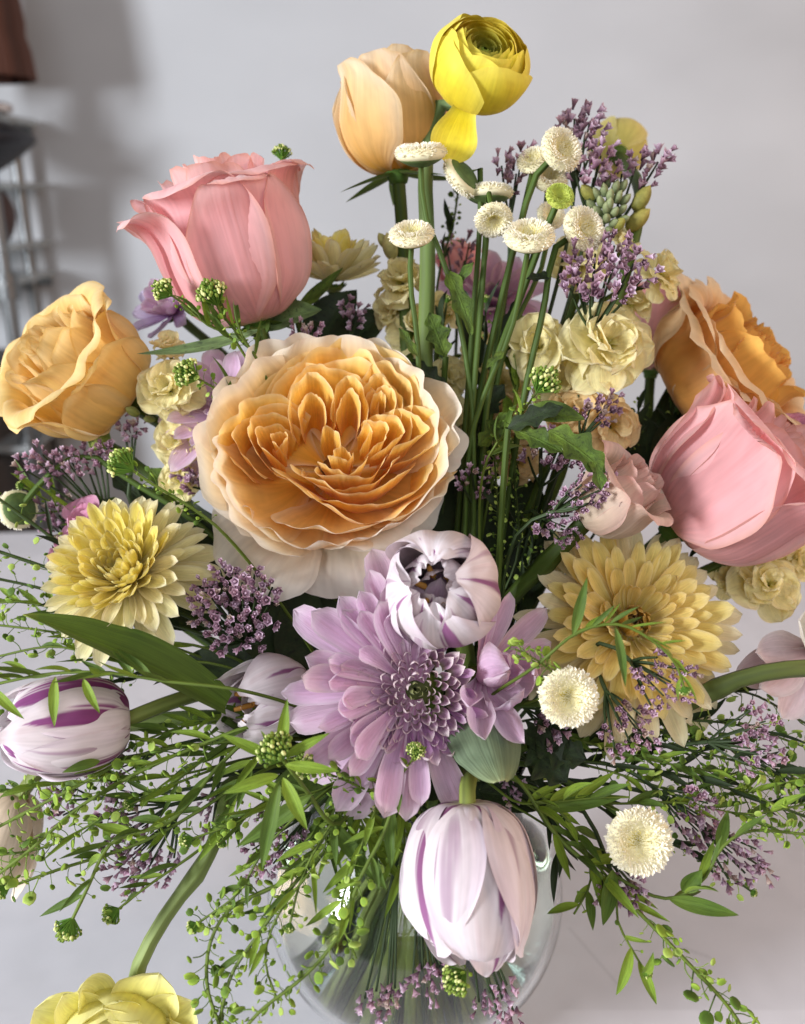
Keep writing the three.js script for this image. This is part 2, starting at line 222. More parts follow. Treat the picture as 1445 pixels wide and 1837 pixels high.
// ------------------------------------------------------------ flower builders
const PR = {
  roseOut: spline2([[0.1, 0], [0.5, 0.05], [0.86, 0.24], [1, 0.5], [0.96, 0.78], [0.97, 0.88], [1.08, 0.975], [1.24, 1.0], [1.34, 0.95]]),
  roseMid: spline2([[0.1, 0], [0.5, 0.06], [0.84, 0.25], [0.95, 0.5], [0.86, 0.8], [0.82, 0.96], [0.9, 1.05]]),
  roseIn: spline2([[0.1, 0.1], [0.55, 0.25], [0.8, 0.5], [0.7, 0.8], [0.58, 0.98], [0.56, 1.06]]),
  cup: spline2([[0.1, -0.55], [0.55, -0.45], [0.9, -0.12], [1.0, 0.12], [1.04, 0.22]]),
  guard: spline2([[0.12, -0.75], [0.45, -0.62], [0.78, -0.35], [0.98, -0.16], [1.12, -0.14]]),
  guardDown: spline2([[0.12, -0.8], [0.4, -0.68], [0.7, -0.48], [0.92, -0.42], [1.1, -0.55]]),
  globe: spline2([[0.08, -1], [0.5, -0.88], [0.87, -0.5], [1, 0], [0.98, 0.34], [0.86, 0.6], [0.76, 0.72]]),
  globeIn: spline2([[0.1, -0.7], [0.7, -0.45], [1, 0.05], [1.0, 0.42], [0.88, 0.68], [0.76, 0.78]]),
  tulip: spline2([[0.1, 0], [0.45, 0.02], [0.83, 0.17], [0.99, 0.42], [0.99, 0.66], [0.86, 0.86], [0.74, 0.97], [0.72, 1.02]]),
  tulipIn: spline2([[0.1, 0.03], [0.4, 0.05], [0.76, 0.2], [0.9, 0.45], [0.84, 0.72], [0.6, 0.93], [0.38, 1.0]]),
  tulipShut: spline2([[0.1, 0], [0.5, 0.02], [0.86, 0.18], [1, 0.45], [0.95, 0.7], [0.7, 0.93], [0.38, 1.02]]),
  tulipOpen: spline2([[0.1, 0], [0.5, 0.04], [0.88, 0.22], [1.02, 0.5], [0.98, 0.78], [0.82, 0.96], [0.7, 1.0]]),
};
const petalCol = (body, edge, k = 1, base) => (u, v, e) => { let c = body(v); c = mixc(c, C(edge), clamp(e * k)); return base && v < 0.22 ? mixc(C(base), c, ss(0, 0.22, v)) : c; };
function sepals(root, Mx, R, n, o = {}) {
  for (let i = 0; i < n; i++) { const q = rng(i + (o.seed ?? 3)), b = o.bend ?? -0.6; part(root, 'sepal', rayPetal({ L: R * (o.len ?? 1.1) * (0.8 + 0.4 * q()), W: R * (o.wid ?? 0.2), bend: b + q() * 0.7, cup: 0.35, wf: wPoint(0.6, 0.5), col: (u, v) => greens.leaf(v), nu: 4, nv: 12, side: (q() - 0.5) * 0.3 }), M.blade, Mx.clone().multiply(RY(i * 2 * Math.PI / n + q() * 0.5)).multiply(RX(-(o.up ?? 0.35))).multiply(TR(0, 0, R * 0.06))); }
}
// a bud-like rose seen from the side: base and tip as places in space
function rose(s) {
  const b = at(...s.base), t = at(...s.tip), ax = t.clone().sub(b), H = ax.length(); ax.normalize();
  const root = thing(s.name ?? 'rose', s.label, 'rose', b, s.group), R = s.w / 2 / FPX * s.base[2], F = frame(b, ax, s.roll ?? 0), q = rng(s.seed);
  const L = s.layers ?? [[2, 0.2, 1.08, 'roseIn', { drop: 0.06, ruf: 0.01 }], [3, 0.34, 1.1, 'roseIn', { drop: 0.07, ruf: 0.015 }], [3, 0.5, 1.09, 'roseIn', { drop: 0.08 }], [3, 0.66, 1.08, 'roseIn', { drop: 0.1, half: 72 }], [4, 0.78, 1.05, 'roseMid'], [4, 0.9, 1.02, 'roseMid'], [5, 1, 0.97, 'roseOut']];
  L.forEach(([n, r, h, pr, o = {}], li) => {
    for (let i = 0; i < n; i++) {
      const half = (o.half ?? (li < 2 ? 80 : 62)) * DEG, out = li >= L.length - 2;
      const g = wrapPetal({ prof: PR[pr], half, R: R * r, H: H * h * (0.97 + 0.06 * q()), drop: (o.drop ?? 0.2) + 0.06 * q(), spiral: 0.07, ruf: (o.ruf ?? (s.ruf ?? 0.03)) * (out ? 1.6 : 1) * (1 + q() * 0.5), rf: s.rf ?? 3, edge: out ? (s.edge ?? 0.12) * 1.6 : 0.05, tip: (o.tip ?? (out ? 0.09 : 0.03)) * q() * 1.8, col: (o.col ?? s.col), seed: s.seed * 10 + li * 7 + i, nu: 26, nv: 26, crumple: s.crumple ?? 0.024 });
      part(root, 'petal', g, s.mat ?? petalTints[Math.floor(q() * 3)], F.clone().multiply(RY(i * 2 * Math.PI / n + li * 0.9 + (q() - 0.5) * 0.4 + (s.phase ?? 0))));
    }
  });
  (s.flare ?? []).forEach(([phi, half, h, rs, o = {}], i) => part(root, 'petal', wrapPetal({ prof: spline2([[0.1, 0], [0.55, 0.05], [0.95, 0.25], [1.06, 0.5], [1.08, 0.72], [1.2, 0.88], [1.42 * (o.out ?? 1), 0.95], [1.52 * (o.out ?? 1), 0.9]]), half: half * DEG, R: R * rs, H: H * h, drop: o.drop ?? 0.22, spiral: 0.05, ruf: 0.06, rf: 2.5, edge: o.edge ?? 0.2, tip: o.tip ?? 0.06, col: s.col, seed: s.seed * 31 + i, nu: 28, nv: 28 }), s.mat ?? M.petal, F.clone().multiply(RY(phi * DEG))));
  if (s.sep !== 0) sepals(root, F, R, 5, { seed: s.seed, len: s.sepLen ?? 0.9, wid: 0.16, bend: s.sepBend ?? -0.9, up: s.sepUp ?? 0.2 });
  part(root, 'calyx', lathe(spline2([[0.02 * R, -0.2 * R], [0.16 * R, -0.17 * R], [0.2 * R, -0.04 * R], [0.26 * R, 0.06 * R], [0.1 * R, 0.1 * R]]), 12, 14, () => C('#56813c')), M.stem, F);
  stemTo(root, b.clone().addScaledVector(ax, -0.17 * R), ax, s.stemR ?? 0.0032, { via: s.via }); addLeaves(root, s.leaves, s.seed);
  return root;
}
function ranunculus(s) {
  const R = s.R / FPX * s.c[2], c = at(...s.c), ax = dirCam(...s.axis), root = thing('ranunculus', s.label, 'ranunculus', c.clone().addScaledVector(ax, -R * 0.9), s.group), F = frame(c, ax, s.roll ?? 0), q = rng(s.seed);
  for (let li = 0; li < 11; li++) {
    const r = lerp(1, 0.13, Math.pow(li / 10, 0.85)), n = li < 2 ? 5 : li < 6 ? 4 : 3, tone = li / 10;
    for (let i = 0; i < n; i++) {
      const pr = li < 3 ? PR.globe : PR.globeIn, col = (u, v, e) => mixc(mixc(s.outer(v), s.inner(v), ss(0.3, 0.95, tone)), C(s.rim), e * 0.35 * (1 - tone * 0.6));
      part(root, 'petal', wrapPetal({ prof: pr, half: (li < 2 ? 60 : 72) * DEG, R: R * r * (1 + (q() - 0.5) * 0.05), H: R * lerp(0.86, 0.5, tone) * (li === 0 ? 0.9 : 1), drop: 0.24 + 0.12 * q(), dp: 2.2, spiral: 0.06, ruf: 0.03 + 0.03 * (li < 2 ? q() : 0), rf: 2.4, edge: 0.02, col, seed: s.seed * 13 + li * 5 + i, nu: 22, nv: 22, wf: (v) => Math.min(1, 0.35 + 1.4 * v), crumple: 0.02 }), M.silk, F.clone().multiply(TR(0, R * (0.05 + 0.02 * tone), 0)).multiply(RY(i * 2 * Math.PI / n + li * 1.1 + q() * 0.4)));
    }
  }
  (s.open ?? []).forEach(([phi, el, len, wid, o], i) => part(root, 'petal', rayPetal({ L: R * len, W: R * wid, bend: o?.bend ?? 0.5, hook: o?.hook ?? -0.4, cup: 0.3, wf: wRound(0.55, 0.66), col: (u, v, e) => mixc(s.outer(v), C(s.rim), e * 0.5), ruf: 0.1, rf: 2.6, nu: 18, nv: 20, seed: s.seed + 40 + i, twist: o?.tw ?? 0.15 }), M.silk, F.clone().multiply(RY(phi * DEG)).multiply(TR(0, -0.3 * R, 0.22 * R)).multiply(RX(-el * DEG))));
  part(root, 'flower_centre', lathe(spline2([[0.11 * R, -0.2 * R], [0.12 * R, 0.3 * R], [0.07 * R, 0.42 * R], [0.001, 0.43 * R]]), 10, 16, () => C('#7f9430')), M.tiny, F);
  (s.hang ?? []).forEach(([phi, len, wid, drop, o], i) => part(root, 'petal', rayPetal({ L: R * len, W: R * wid, bend: o?.bend ?? -0.5, cup: 0.25, wf: wRound(0.5, 0.6), col: (u, v, e) => mixc(s.outer(v), C(s.rim), e * 0.5), ruf: 0.12, rf: 3, nu: 14, nv: 18, seed: s.seed + i }), M.silk, F.clone().multiply(RY(phi * DEG)).multiply(TR(0, -R * 0.3, R * 0.78)).multiply(RX(drop))));
  sepals(root, F.clone().multiply(TR(0, -R * 0.95, 0)), R, 5, { len: 0.62, wid: 0.24, bend: 1.1, up: 0.15, seed: s.seed });
  stemTo(root, c.clone().addScaledVector(ax, -R * 0.98), ax, s.stemR ?? 0.0035, { via: s.via, col: s.stemCol, ridge: 0.05 }); addLeaves(root, s.leaves, s.seed);
  return root;
}
// rings of ray petals: [count, elevation, length, width, {bend, hook, cup, col, at, from, to}]
function mum(s) {
  const R = s.R / FPX * s.c[2], c = at(...s.c), ax = dirCam(...s.axis), root = thing('chrysanthemum', s.label, 'chrysanthemum', c.clone().addScaledVector(ax, -0.25 * R), s.group), F = frame(c, ax, s.roll ?? 0), q = rng(s.seed);
  s.rings.forEach(([n, el, len, wid, o = {}], ri) => {
    const vars = [0, 1, 2, 3].map((k) => rayPetal({ L: R, W: wid * R / len * (0.88 + 0.08 * k), bend: (o.bend ?? 0.3) * (0.8 + 0.13 * k), hook: (o.hook ?? 0) * (0.7 + 0.2 * k), cup: o.cup ?? 0.45, wf: o.wf ?? wRound(o.b ?? 0.4, o.m ?? 0.66), col: o.col ?? s.col, seed: s.seed * 7 + ri * 11 + k, ruf: o.ruf ?? 0.09, nu: len > 0.35 ? 8 : 5, nv: len > 0.35 ? 16 : 10, side: 0.06 * h1(k, ri + s.seed), twist: (o.twist ?? 0.12) * h1(k, ri + 5) }));
    for (let i = 0; i < n; i++) {
      const f = (o.from ?? 0) * DEG, tt = (o.to ?? 360) * DEG, a = f + (tt - f) * (i + 0.5 * (ri % 2) + (q() - 0.5) * (o.jit ?? 0.7)) / n, e = (el + (q() - 0.5) * (o.jel ?? 15)) * DEG, l = len * (1 + (q() - 0.5) * (o.jl ?? 0.22));
      part(root, o.name ?? 'petal', vars[Math.floor(q() * 4)], s.mat ?? petalTints[Math.floor(q() * 3.3)], F.clone().multiply(RY(a)).multiply(TR(0, (o.y ?? 0) * R, (o.at ?? 0.08) * R)).multiply(RX(-e)).multiply(new THREE.Matrix4().makeRotationZ((q() - 0.5) * (o.jz ?? 0.6))).multiply(SC(l)));
    }
  });
  if (s.dome) { // short upright petals packed over the eye
    const [N, rad, l0, l1, w, c0, c1] = s.dome, vs = [0, 1, 2].map((k) => rayPetal({ L: R, W: w * R / 0.16, bend: 0.35 + 0.2 * k, hook: 0.2 * k, cup: 0.9, wf: wRound(0.75, 0.5), col: c1, nu: 4, nv: 8, seed: 70 + k })), ve = vs.map((g, k) => rayPetal({ L: R, W: w * R / 0.16, bend: 0.5, cup: 0.9, wf: wRound(0.8, 0.4), col: c0, nu: 4, nv: 8, seed: 80 + k }));
    for (let i = 0; i < N; i++) { const t = (i + 0.5) / N, a = i * 2.39996 + (q() - 0.5) * 0.2, l = lerp(l0, l1, t) * (0.88 + 0.24 * q()), e = lerp(84, 26, Math.pow(t, 0.9)) + (q() - 0.5) * 12; part(root, 'petal', (t < 0.07 ? ve : vs)[i % 3], M.petal, F.clone().multiply(RY(a)).multiply(TR(0, R * (0.05 - 0.09 * t), rad * R * Math.sqrt(t) * 0.72)).multiply(RX(-e * DEG)).multiply(SC(l))); }
  }
  part(root, 'flower_base', lathe(spline2([[0.001, -0.22 * R], [0.12 * R, -0.2 * R], [0.2 * R, -0.11 * R], [0.14 * R, -0.06 * R], [0.001, -0.05 * R]]), 14, 18, () => C(s.disc ?? '#6f7f35')), M.stem, F);
  sepals(root, F.clone().multiply(TR(0, -0.16 * R, 0)), R, 8, { len: 0.3, wid: 0.09, bend: 0.7, up: 0, seed: s.seed });
  stemTo(root, c.clone().addScaledVector(ax, -0.2 * R), ax, s.stemR ?? 0.003, { via: s.via }); addLeaves(root, s.leaves, s.seed);
  return root;
}
const flame = (o) => (u, v) => { // white petal with purple flames up its middle
  const x2 = Math.abs(u - (o.c ?? 0) - 0.55 * (o.c > 0 ? -1 : 1) - 0.08 * n1(v * 3, o.s + 14)), w = o.w * Math.pow(Math.sin(Math.PI * clamp(0.22 + 0.78 * v / (o.v1 ?? 1))), 1.0), x = Math.abs(u - (o.c ?? 0) - 0.1 * n1(v * 2.2, o.s + 4));
  const st = 0.5 + 0.5 * n2(u * 26 + v * 3, v * 1.6, o.s + 6), edge = x / Math.max(0.004, w) + 0.75 * (st - 0.5) + 0.25 * n2(u * 60, v * 3, o.s + 8);
  let p = (1 - ss(0.55, 1.0, edge)) * ss(0.005, 0.03, w); p = Math.max(p, (1 - ss(0.0, 0.22, v)) * 0.35 * st); p = clamp(p * (o.k ?? 0.92)); p = Math.max(p, 0.5 * (1 - ss(0.3, 1.1, x2 / Math.max(0.004, w * 0.7) + 0.8 * (st - 0.5))) * ss(0.15, 0.4, v));
  let c = mixc(mixc(C('#e6dcd6'), C('#ece2e6'), v), C('#d8c2d6'), 0.5 * ss(0.4, 1, Math.abs(u)) * (0.5 + 0.5 * n1(v * 5, o.s + 8)) + 0.25 * (1 - v));
  if (v < 0.16) c = mixc(C('#dfe0a4'), c, v / 0.16);
  return mixc(c, mixc(C('#7a2664'), C('#9c5894'), ss(0.3, 0.95, v) * 0.8), p);
};
function tulip(s) {
  const b = at(...s.base), t = at(...s.tip), ax = t.clone().sub(b), H = ax.length(); ax.normalize();
  const root = thing('tulip', s.label, 'tulip', b, s.group), R = s.w / 2 / FPX * lerp(s.base[2], s.tip[2], 0.5), F = frame(b, ax, s.roll ?? 0), q = rng(s.seed);
  for (const [n, r, h, pr, ph, half, o = {}] of s.layers) for (let i = 0; i < n; i++) {
    const pal = s.pal ?? ((k) => flame({ s: s.seed * 3 + k, w: [0.13, 0.07, 0.2, 0.1][k % 4] * (s.fw ?? 1), c: 0.2 * h1(k, s.seed), v1: [1.0, 0.7, 0.95, 0.8][k % 4] }));
    const k = Math.floor(q() * 40);
    part(root, 'petal', wrapPetal({ prof: PR[pr], half: half * DEG, R: R * r * (0.96 + 0.08 * q()), H: H * h * (0.9 + 0.17 * q()), groove: 0.035, drop: o.drop ?? 0.32, dp: 2, spiral: 0.05, ruf: o.ruf ?? (s.ruf ?? 0.05), rf: 2.6, edge: o.edge ?? 0.05, tip: 0.04, dent: o.dent ?? 0, wf: (v) => Math.pow(Math.sin(Math.PI * clamp(0.1 + 0.72 * v)), 0.75), col: (o.pal ?? pal)(k), seed: s.seed * 17 + k + i, nu: 54, nv: 54, crumple: 0.045 }), M.wax, F.clone().multiply(RY((ph + i * 360 / n) * DEG + (q() - 0.5) * 0.2)));
  }
  if (s.stamens) for (let i = 0; i < 6; i++) { const a = i * Math.PI / 3, p = [V(0, 0.05 * H, 0), V(Math.cos(a) * 0.16 * R, 0.35 * H, Math.sin(a) * 0.16 * R), V(Math.cos(a) * 0.24 * R, 0.62 * H, Math.sin(a) * 0.24 * R)]; part(root, 'stamen', mergeGeometries([tube(p, 0.0007, 0.0006, { seg: 5, col: () => C('#c9b66a') }), tube([p[2], p[2].clone().add(V(Math.cos(a) * 0.003, 0.009, Math.sin(a) * 0.003))], 0.0016, 0.001, { seg: 6, col: () => C('#b9853f') })]), M.tiny, F); }
  stemTo(root, b, ax, s.stemR ?? 0.0038, { via: s.via, col: ramp([0, '#8a9a5a'], [0.3, '#5f7c38'], [1, '#465f2a']) }); addLeaves(root, s.leaves, s.seed);
  return root;
}
// small button flowers: a dimpled cushion of tiny florets
const buttonGeo = [0, 1, 2].map((k) => {
  const q = rng(50 + k), gs = [], base = rayPetal({ L: 1, W: 0.3, bend: 0.5, hook: 0.5, cup: 0.6, wf: wRound(0.7, 0.55), col: () => [1, 1, 1], nu: 3, nv: 3 });
  const N = 620;
  for (let i = 0; i < N; i++) {
    const t = Math.sqrt((i + 0.5) / N), a = i * 2.39996 + q() * 0.2, rho = t * 0.92, y = 0.3 * Math.exp(-Math.pow((t - 0.62) / 0.3, 2)) + (t > 0.62 ? 0.3 * Math.sqrt(Math.max(0, 1 - Math.pow((t - 0.62) / 0.4, 2))) - 0.3 * Math.exp(-Math.pow((t - 0.62) / 0.3, 2)) : 0);
    const el = lerp(112, 0, Math.pow(t, 1.3)) - (t > 0.85 ? 32 * (t - 0.85) / 0.15 : 0), g = base.clone(), L = lerp(0.05, 0.15, t) * (0.8 + 0.4 * q());
    const c = mixc(mixc(C('#b8a82c'), C('#efe59a'), ss(0.1, 0.42, t)), C('#f8f3e2'), ss(0.32, 0.58, t)); const ca = g.attributes.color; for (let j = 0; j < ca.count; j++) { const v = Math.floor(j / 4) / 3, m = mixc(mixc(c, C('#e8dca0'), 0.15), c, v); ca.setXYZ(j, ...m); }
    g.applyMatrix4(RY(a + (q() - 0.5) * 0.4).multiply(TR(0, y - 0.02, rho * 0.86)).multiply(RX(-el * DEG)).multiply(SC(L * 0.85, L, L))); gs.push(g);
  }
  return mergeGeometries(gs);
});
const buttonCore = lathe(spline2([[0.001, -0.14], [0.3, -0.15], [0.8, -0.04], [0.86, 0.1], [0.62, 0.26], [0.3, 0.06], [0.001, -0.01]]), 24, 26, () => C('#ece4bc'));
const buttonCalyx = lathe(spline2([[0.001, -0.3], [0.14, -0.3], [0.4, -0.24], [0.7, -0.1], [0.74, -0.05], [0.3, -0.1]]), 16, 22, (v) => mixc(C('#4b7048'), C('#7d9a68'), v));
const buttonMat = [M.tiny, phys({ vertexColors: true, color: new THREE.Color(0.62, 0.74, 0.2), roughness: 0.8, transmission: 0.12 })];
function button(s) {
  const [px, py, d, r, ax0, label, o = {}] = s, R = r * 1.07 / FPX * d, c = at(px, py, d), ax = dirCam(...ax0), q = rng(px * 3 + py), F = frame(c, ax, q() * 6);
  const root = thing('button_chrysanthemum', label, 'button flower', c.clone().addScaledVector(ax, -0.3 * R), 'small cream button flowers in the bouquet'), S = F.clone().multiply(SC(R * 1.02, R * (1.05 + 0.2 * q()), R * 1.02));
  const fl = part(root, 'florets', buttonGeo[Math.floor(q() * 3)], buttonMat[o.green ? 1 : 0], S); fl.userData.kind = 'stuff';
  part(root, 'flower_disc', buttonCore, buttonMat[o.green ? 1 : 0], S); part(root, 'calyx', buttonCalyx, M.stem, S);
  stemTo(root, c.clone().addScaledVector(ax, -0.3 * R), ax, 0.00145, { via: o.via, ridge: 0.14, col: ramp([0, '#567434'], [1, '#3f5826']) }); addLeaves(root, o.leaves, px);
  return root;
}
// double stock: loose ruffled rosettes along one stem
const stockPet = (col, sd) => [0, 1, 2, 3, 4].map((k) => rayPetal({ L: 1, W: 0.46 + 0.05 * k, bend: [-0.9, -0.3, 0.5, -1.3, 0.1][k], cup: [-0.12, 0.3, 0.5, -0.25, 0.35][k], wf: wRound(0.16, 0.56), col: (u, v, e) => col(v, e), ruf: 0.28, rf: 3, nu: 12, nv: 14, seed: sd + k, twist: 0.3 * h1(k, sd) }));
const stockPal = { cream: stockPet((v, e) => mixc(mixc(C('#d6d05c'), C('#fcf2b4'), ss(0.02, 0.36, v)), C('#fef8d8'), e * 0.6), 3), peach: stockPet((v, e) => mixc(mixc(C('#dcbc58'), C('#f8dca0'), ss(0.05, 0.5, v)), C('#f5deb0'), e * 0.6), 9), pink: stockPet((v, e) => mixc(mixc(C('#c9a0a0'), C('#d896b4'), ss(0.05, 0.5, v)), C('#e6b8cc'), e * 0.6), 15) };
function stock(s) {
  const c0 = at(...s.b[0].slice(0, 3)), root = thing('stock_flower', s.label, 'stock flower', c0, s.group), q = rng(s.seed);
  const stemPts = [];
  s.b.forEach(([px, py, d, r, ax0, o = {}]) => {
    const c = at(px, py, d), R = r / FPX * d, ax = dirCam(...ax0), F = frame(c, ax, q() * 6), B = sub(root, 'blossom'), pal = stockPal[o.pal ?? s.pal ?? 'cream'], n = o.n ?? 18;
    for (let i = 0; i < n; i++) { const t = (i + 0.5) / n, a = i * 2.39996 + q() * 0.5, el = lerp(78, -8, Math.pow(t, 0.8)) + (q() - 0.5) * 22, l = R * lerp(0.5, 1.02, Math.pow(t, 0.7)) * (0.85 + 0.3 * q()); part(B, 'petal', pal[Math.floor(q() * 5)], M.petal, F.clone().multiply(RY(a)).multiply(TR(0, R * lerp(0.12, -0.2, t), R * 0.07)).multiply(RX(-el * DEG)).multiply(new THREE.Matrix4().makeRotationZ((q() - 0.5) * 0.7)).multiply(SC(l))); }
    part(B, 'calyx', tube([c.clone().addScaledVector(ax, -R * 0.1), c.clone().addScaledVector(ax, -R * 0.65)], R * 0.13, R * 0.09, { col: () => C('#7f9450') }).translate(-c0.x, -c0.y, -c0.z), M.stem);
    stemPts.push(c.clone().addScaledVector(ax, -R * 0.65));
  });
  (s.buds ?? []).forEach(([px, py, d, r, col, ax0]) => { const c = at(px, py, d), R = r / FPX * d, ax = dirCam(...ax0), cc = C(col); part(root, 'bud', lathe(spline2([[0.001, -1], [0.45, -0.85], [0.72, -0.1], [0.5, 0.6], [0.001, 1.05]]), 12, 12, (v) => mixc(mixc(cc, C('#5f7a50'), 0.5 * (1 - v)), C('#e8e8c0'), 0.25 * v)), M.stem, frame(c, ax).multiply(SC(R * 0.8, R, R * 0.8))); });
  const lead = stemPts[0], [m, b] = mouthPts(lead);
  const low = lead.clone().lerp(m, 0.45).add(V(0, 0.02, 0));
  const gs = [tube([...(s.top ? [at(...s.top)] : []), lead, low, m, b].map((p) => p.clone().sub(c0)), 0.0022, 0.003, { n: 34 })];
  stemPts.slice(1).forEach((p) => gs.push(tube([p, p.clone().lerp(lead, 0.5).add(V(0, -0.008, -0.004)), lead.clone().lerp(low, 0.35)].map((x) => x.clone().sub(c0)), 0.0012, 0.0016)));
  part(root, 'stem', mergeGeometries(gs), M.stem); addLeaves(root, s.leaves, s.seed); return root;
}
// sea-lavender: wiry branches tipped with papery florets
const statPal = [['#5a3a44', '#a87e94', '#d8bcc8'], ['#684a56', '#b896ac', '#e2d0d8'], ['#48343e', '#866472', '#bc9cac'], ['#624850', '#ac8492', '#d0b4bc'], ['#5f4a44', '#a88c84', '#d6c6b8']];
const floretGeo = statPal.flatMap(([a, b, c]) => [0, 1].map((k) => { // flared papery calyx, five lobes, and a small petal tuft within
  const A = C(a), B = C(b), T = C(c), open = k ? 0.5 : 0.3;
  const cal = grid(10, 5, (u, v, o) => { const an = u * Math.PI, lob = 0.5 + 0.5 * Math.cos(an * 5), r = 0.1 + open * Math.pow(v, 1.6) * (0.75 + 0.35 * lob), y = v * (0.82 + 0.16 * lob * v); o.set(Math.sin(an) * r, y, -Math.cos(an) * r); return v > 0.75 ? mixc(B, T, (v - 0.75) * 3.2) : mixc(A, B, v * 1.3); });
  const tuft = lathe(spline2([[0.05, 0.3], [0.15, 0.6], [0.17, 0.82], [0.08, 0.96], [0.001, 0.98]]), 5, 7, (v) => mixc(B, T, v * 0.3));
  return mergeGeometries([cal, tuft]);
}));
function statice(s) {
  const [px, py, d, rx, ry, n, dir, label, o = {}] = s, c = at(px, py, d), q = rng(px * 7 + py), k = d / FPX, ax = dirCam(...dir);
  const joint = c.clone().addScaledVector(ax, -(o.len ?? 1.5) * Math.max(rx, ry) * k), root = thing('statice_spray', label, 'statice', joint, 'mauve statice sprays in the bouquet'), gs = [], fr = (o.fr ?? 9.5) * 1.25 * k, nb = Math.max(2, Math.round(n / 6));
  const [m, b] = mouthPts(joint);
  gs.push(tube([joint, joint.clone().addScaledVector(ax, -0.02), ...(o.via ?? []).map((p) => at(...p)), m, b].map((p) => p.clone().sub(joint)), 0.001, 0.0013, { n: 28, seg: 5, col: () => C('#41583a') }));
  for (let i = 0; i < nb; i++) {
    const a = i * 2.39996, rr = Math.sqrt((i + 0.4) / nb), e = c.clone().addScaledVector(camR, Math.cos(a) * rr * rx * k).addScaledVector(camU, Math.sin(a) * rr * ry * k).addScaledVector(camB, (q() - 0.35) * 0.6 * Math.min(rx, ry) * k * (1.2 - rr));
    const mid = joint.clone().lerp(e, 0.5).addScaledVector(ax, -0.1 * Math.max(rx, ry) * k), bd = e.clone().sub(mid).normalize().addScaledVector(dirCam(q() - 0.5, q() - 0.5, q() * 0.8), 0.5).normalize();
    gs.push(tube([joint, mid, e].map((p) => p.clone().sub(joint)), 0.0008, 0.0005, { n: 6, seg: 4, col: () => C('#41583a') }));
    const side = bd.clone().cross(camB).normalize();
    for (let j = 0; j < 6; j++) {
      const p = e.clone().addScaledVector(bd, (j * 0.5 - 1.2) * fr).addScaledVector(side, (j % 2 ? 0.5 : -0.5) * fr * (0.7 + 0.5 * q())).addScaledVector(camB, (q() - 0.3) * fr), fd = bd.clone().addScaledVector(side, (j % 2 ? 0.6 : -0.6)).addScaledVector(dirCam(q() - 0.5, q() - 0.5, q()), 0.8).normalize();
      const g = floretGeo[q() < 0.08 ? 8 + Math.floor(q() * 2) : Math.min(7, Math.floor(q() * 2) + 2 * Math.floor(q() * 3.6 * (o.dark ? 0.6 : 1) + (o.dark ? 1.2 : 0)))];
      part(root, 'floret', g, M.tiny, frame(p, fd, q() * 6).multiply(SC(fr * (0.7 + 0.65 * q()), fr * (0.85 + 0.6 * q()), fr * (0.8 + 0.5 * q()))));
    }
  }
  part(root, 'stem', mergeGeometries(gs), M.stem); return root;
}
// pennycress: round flat pods on thread-like stalks up a stem, a knot of buds at its tip, narrow leaves
const podCol = [['#74943a', '#98b450'], ['#5f7f32', '#809e44'], ['#90ac58', '#b0c67a'], ['#465f28', '#5f7f36']];
const podGeo = podCol.flatMap(([a, b]) => [0, 1, 2].map((k) => {
  const A = C(a), B = C(b), st = tube([V(0, 0, 0), V(0.12 * (k - 1), 0.1, 0.6), V(0, 0.32 + 0.1 * k, 1.2)], 0.05, 0.045, { n: 5, seg: 4, col: () => mixc(A, [0.1, 0.14, 0.05], 0.3) });
  const w = [0.36, 0.46, 0.28][k], disc = grid(10, 6, (u, v, o) => { const an = u * Math.PI, ph = v * Math.PI, r = Math.sin(ph), notch = 1 - 0.22 * Math.exp(-Math.pow(Math.abs(an) / 0.3, 2)); o.set(Math.sin(an) * r * w, Math.cos(ph) * 0.12, Math.cos(an) * r * w * 1.15 * notch); o.applyAxisAngle(V(1, 0, 0), -0.6 - 0.3 * k).add(V(0, 0.32 + 0.1 * k + 0.17, 1.2 + 0.3)); return mixc(B, A, Math.abs(Math.cos(ph)) > 0.7 ? 0.75 : 0.1); });
  return mergeGeometries([st, disc]);
}));
const headGeo = [0, 1].map((k) => { const q = rng(80 + k), gs = []; for (let i = 0; i < 84; i++) { const t = Math.sqrt((i + 0.5) / 84), a = i * 2.39996, g = new THREE.IcosahedronGeometry(0.055 + 0.035 * q(), 1); const p = V(Math.cos(a) * t * 0.8, 0.75 * Math.cos(t * 1.4) + 0.22 * q(), Math.sin(a) * t * 0.8), c = q() < 0.3 ? C('#dfe6bc') : mixc(C('#5a782c'), C('#92a858'), q()); g.scale(1, 1.4, 1); g.deleteAttribute('uv'); g.translate(p.x, p.y, p.z); const col = []; for (let j = 0; j < g.attributes.position.count; j++) col.push(...c); g.setAttribute('color', new THREE.Float32BufferAttribute(col, 3)); const s = tube([V(0, -0.4, 0), p], 0.035, 0.03, { n: 3, seg: 4, col: () => C('#5f8a38') }).toNonIndexed(); s.deleteAttribute('uv'); gs.push(g, s); } return mergeGeometries(gs); });
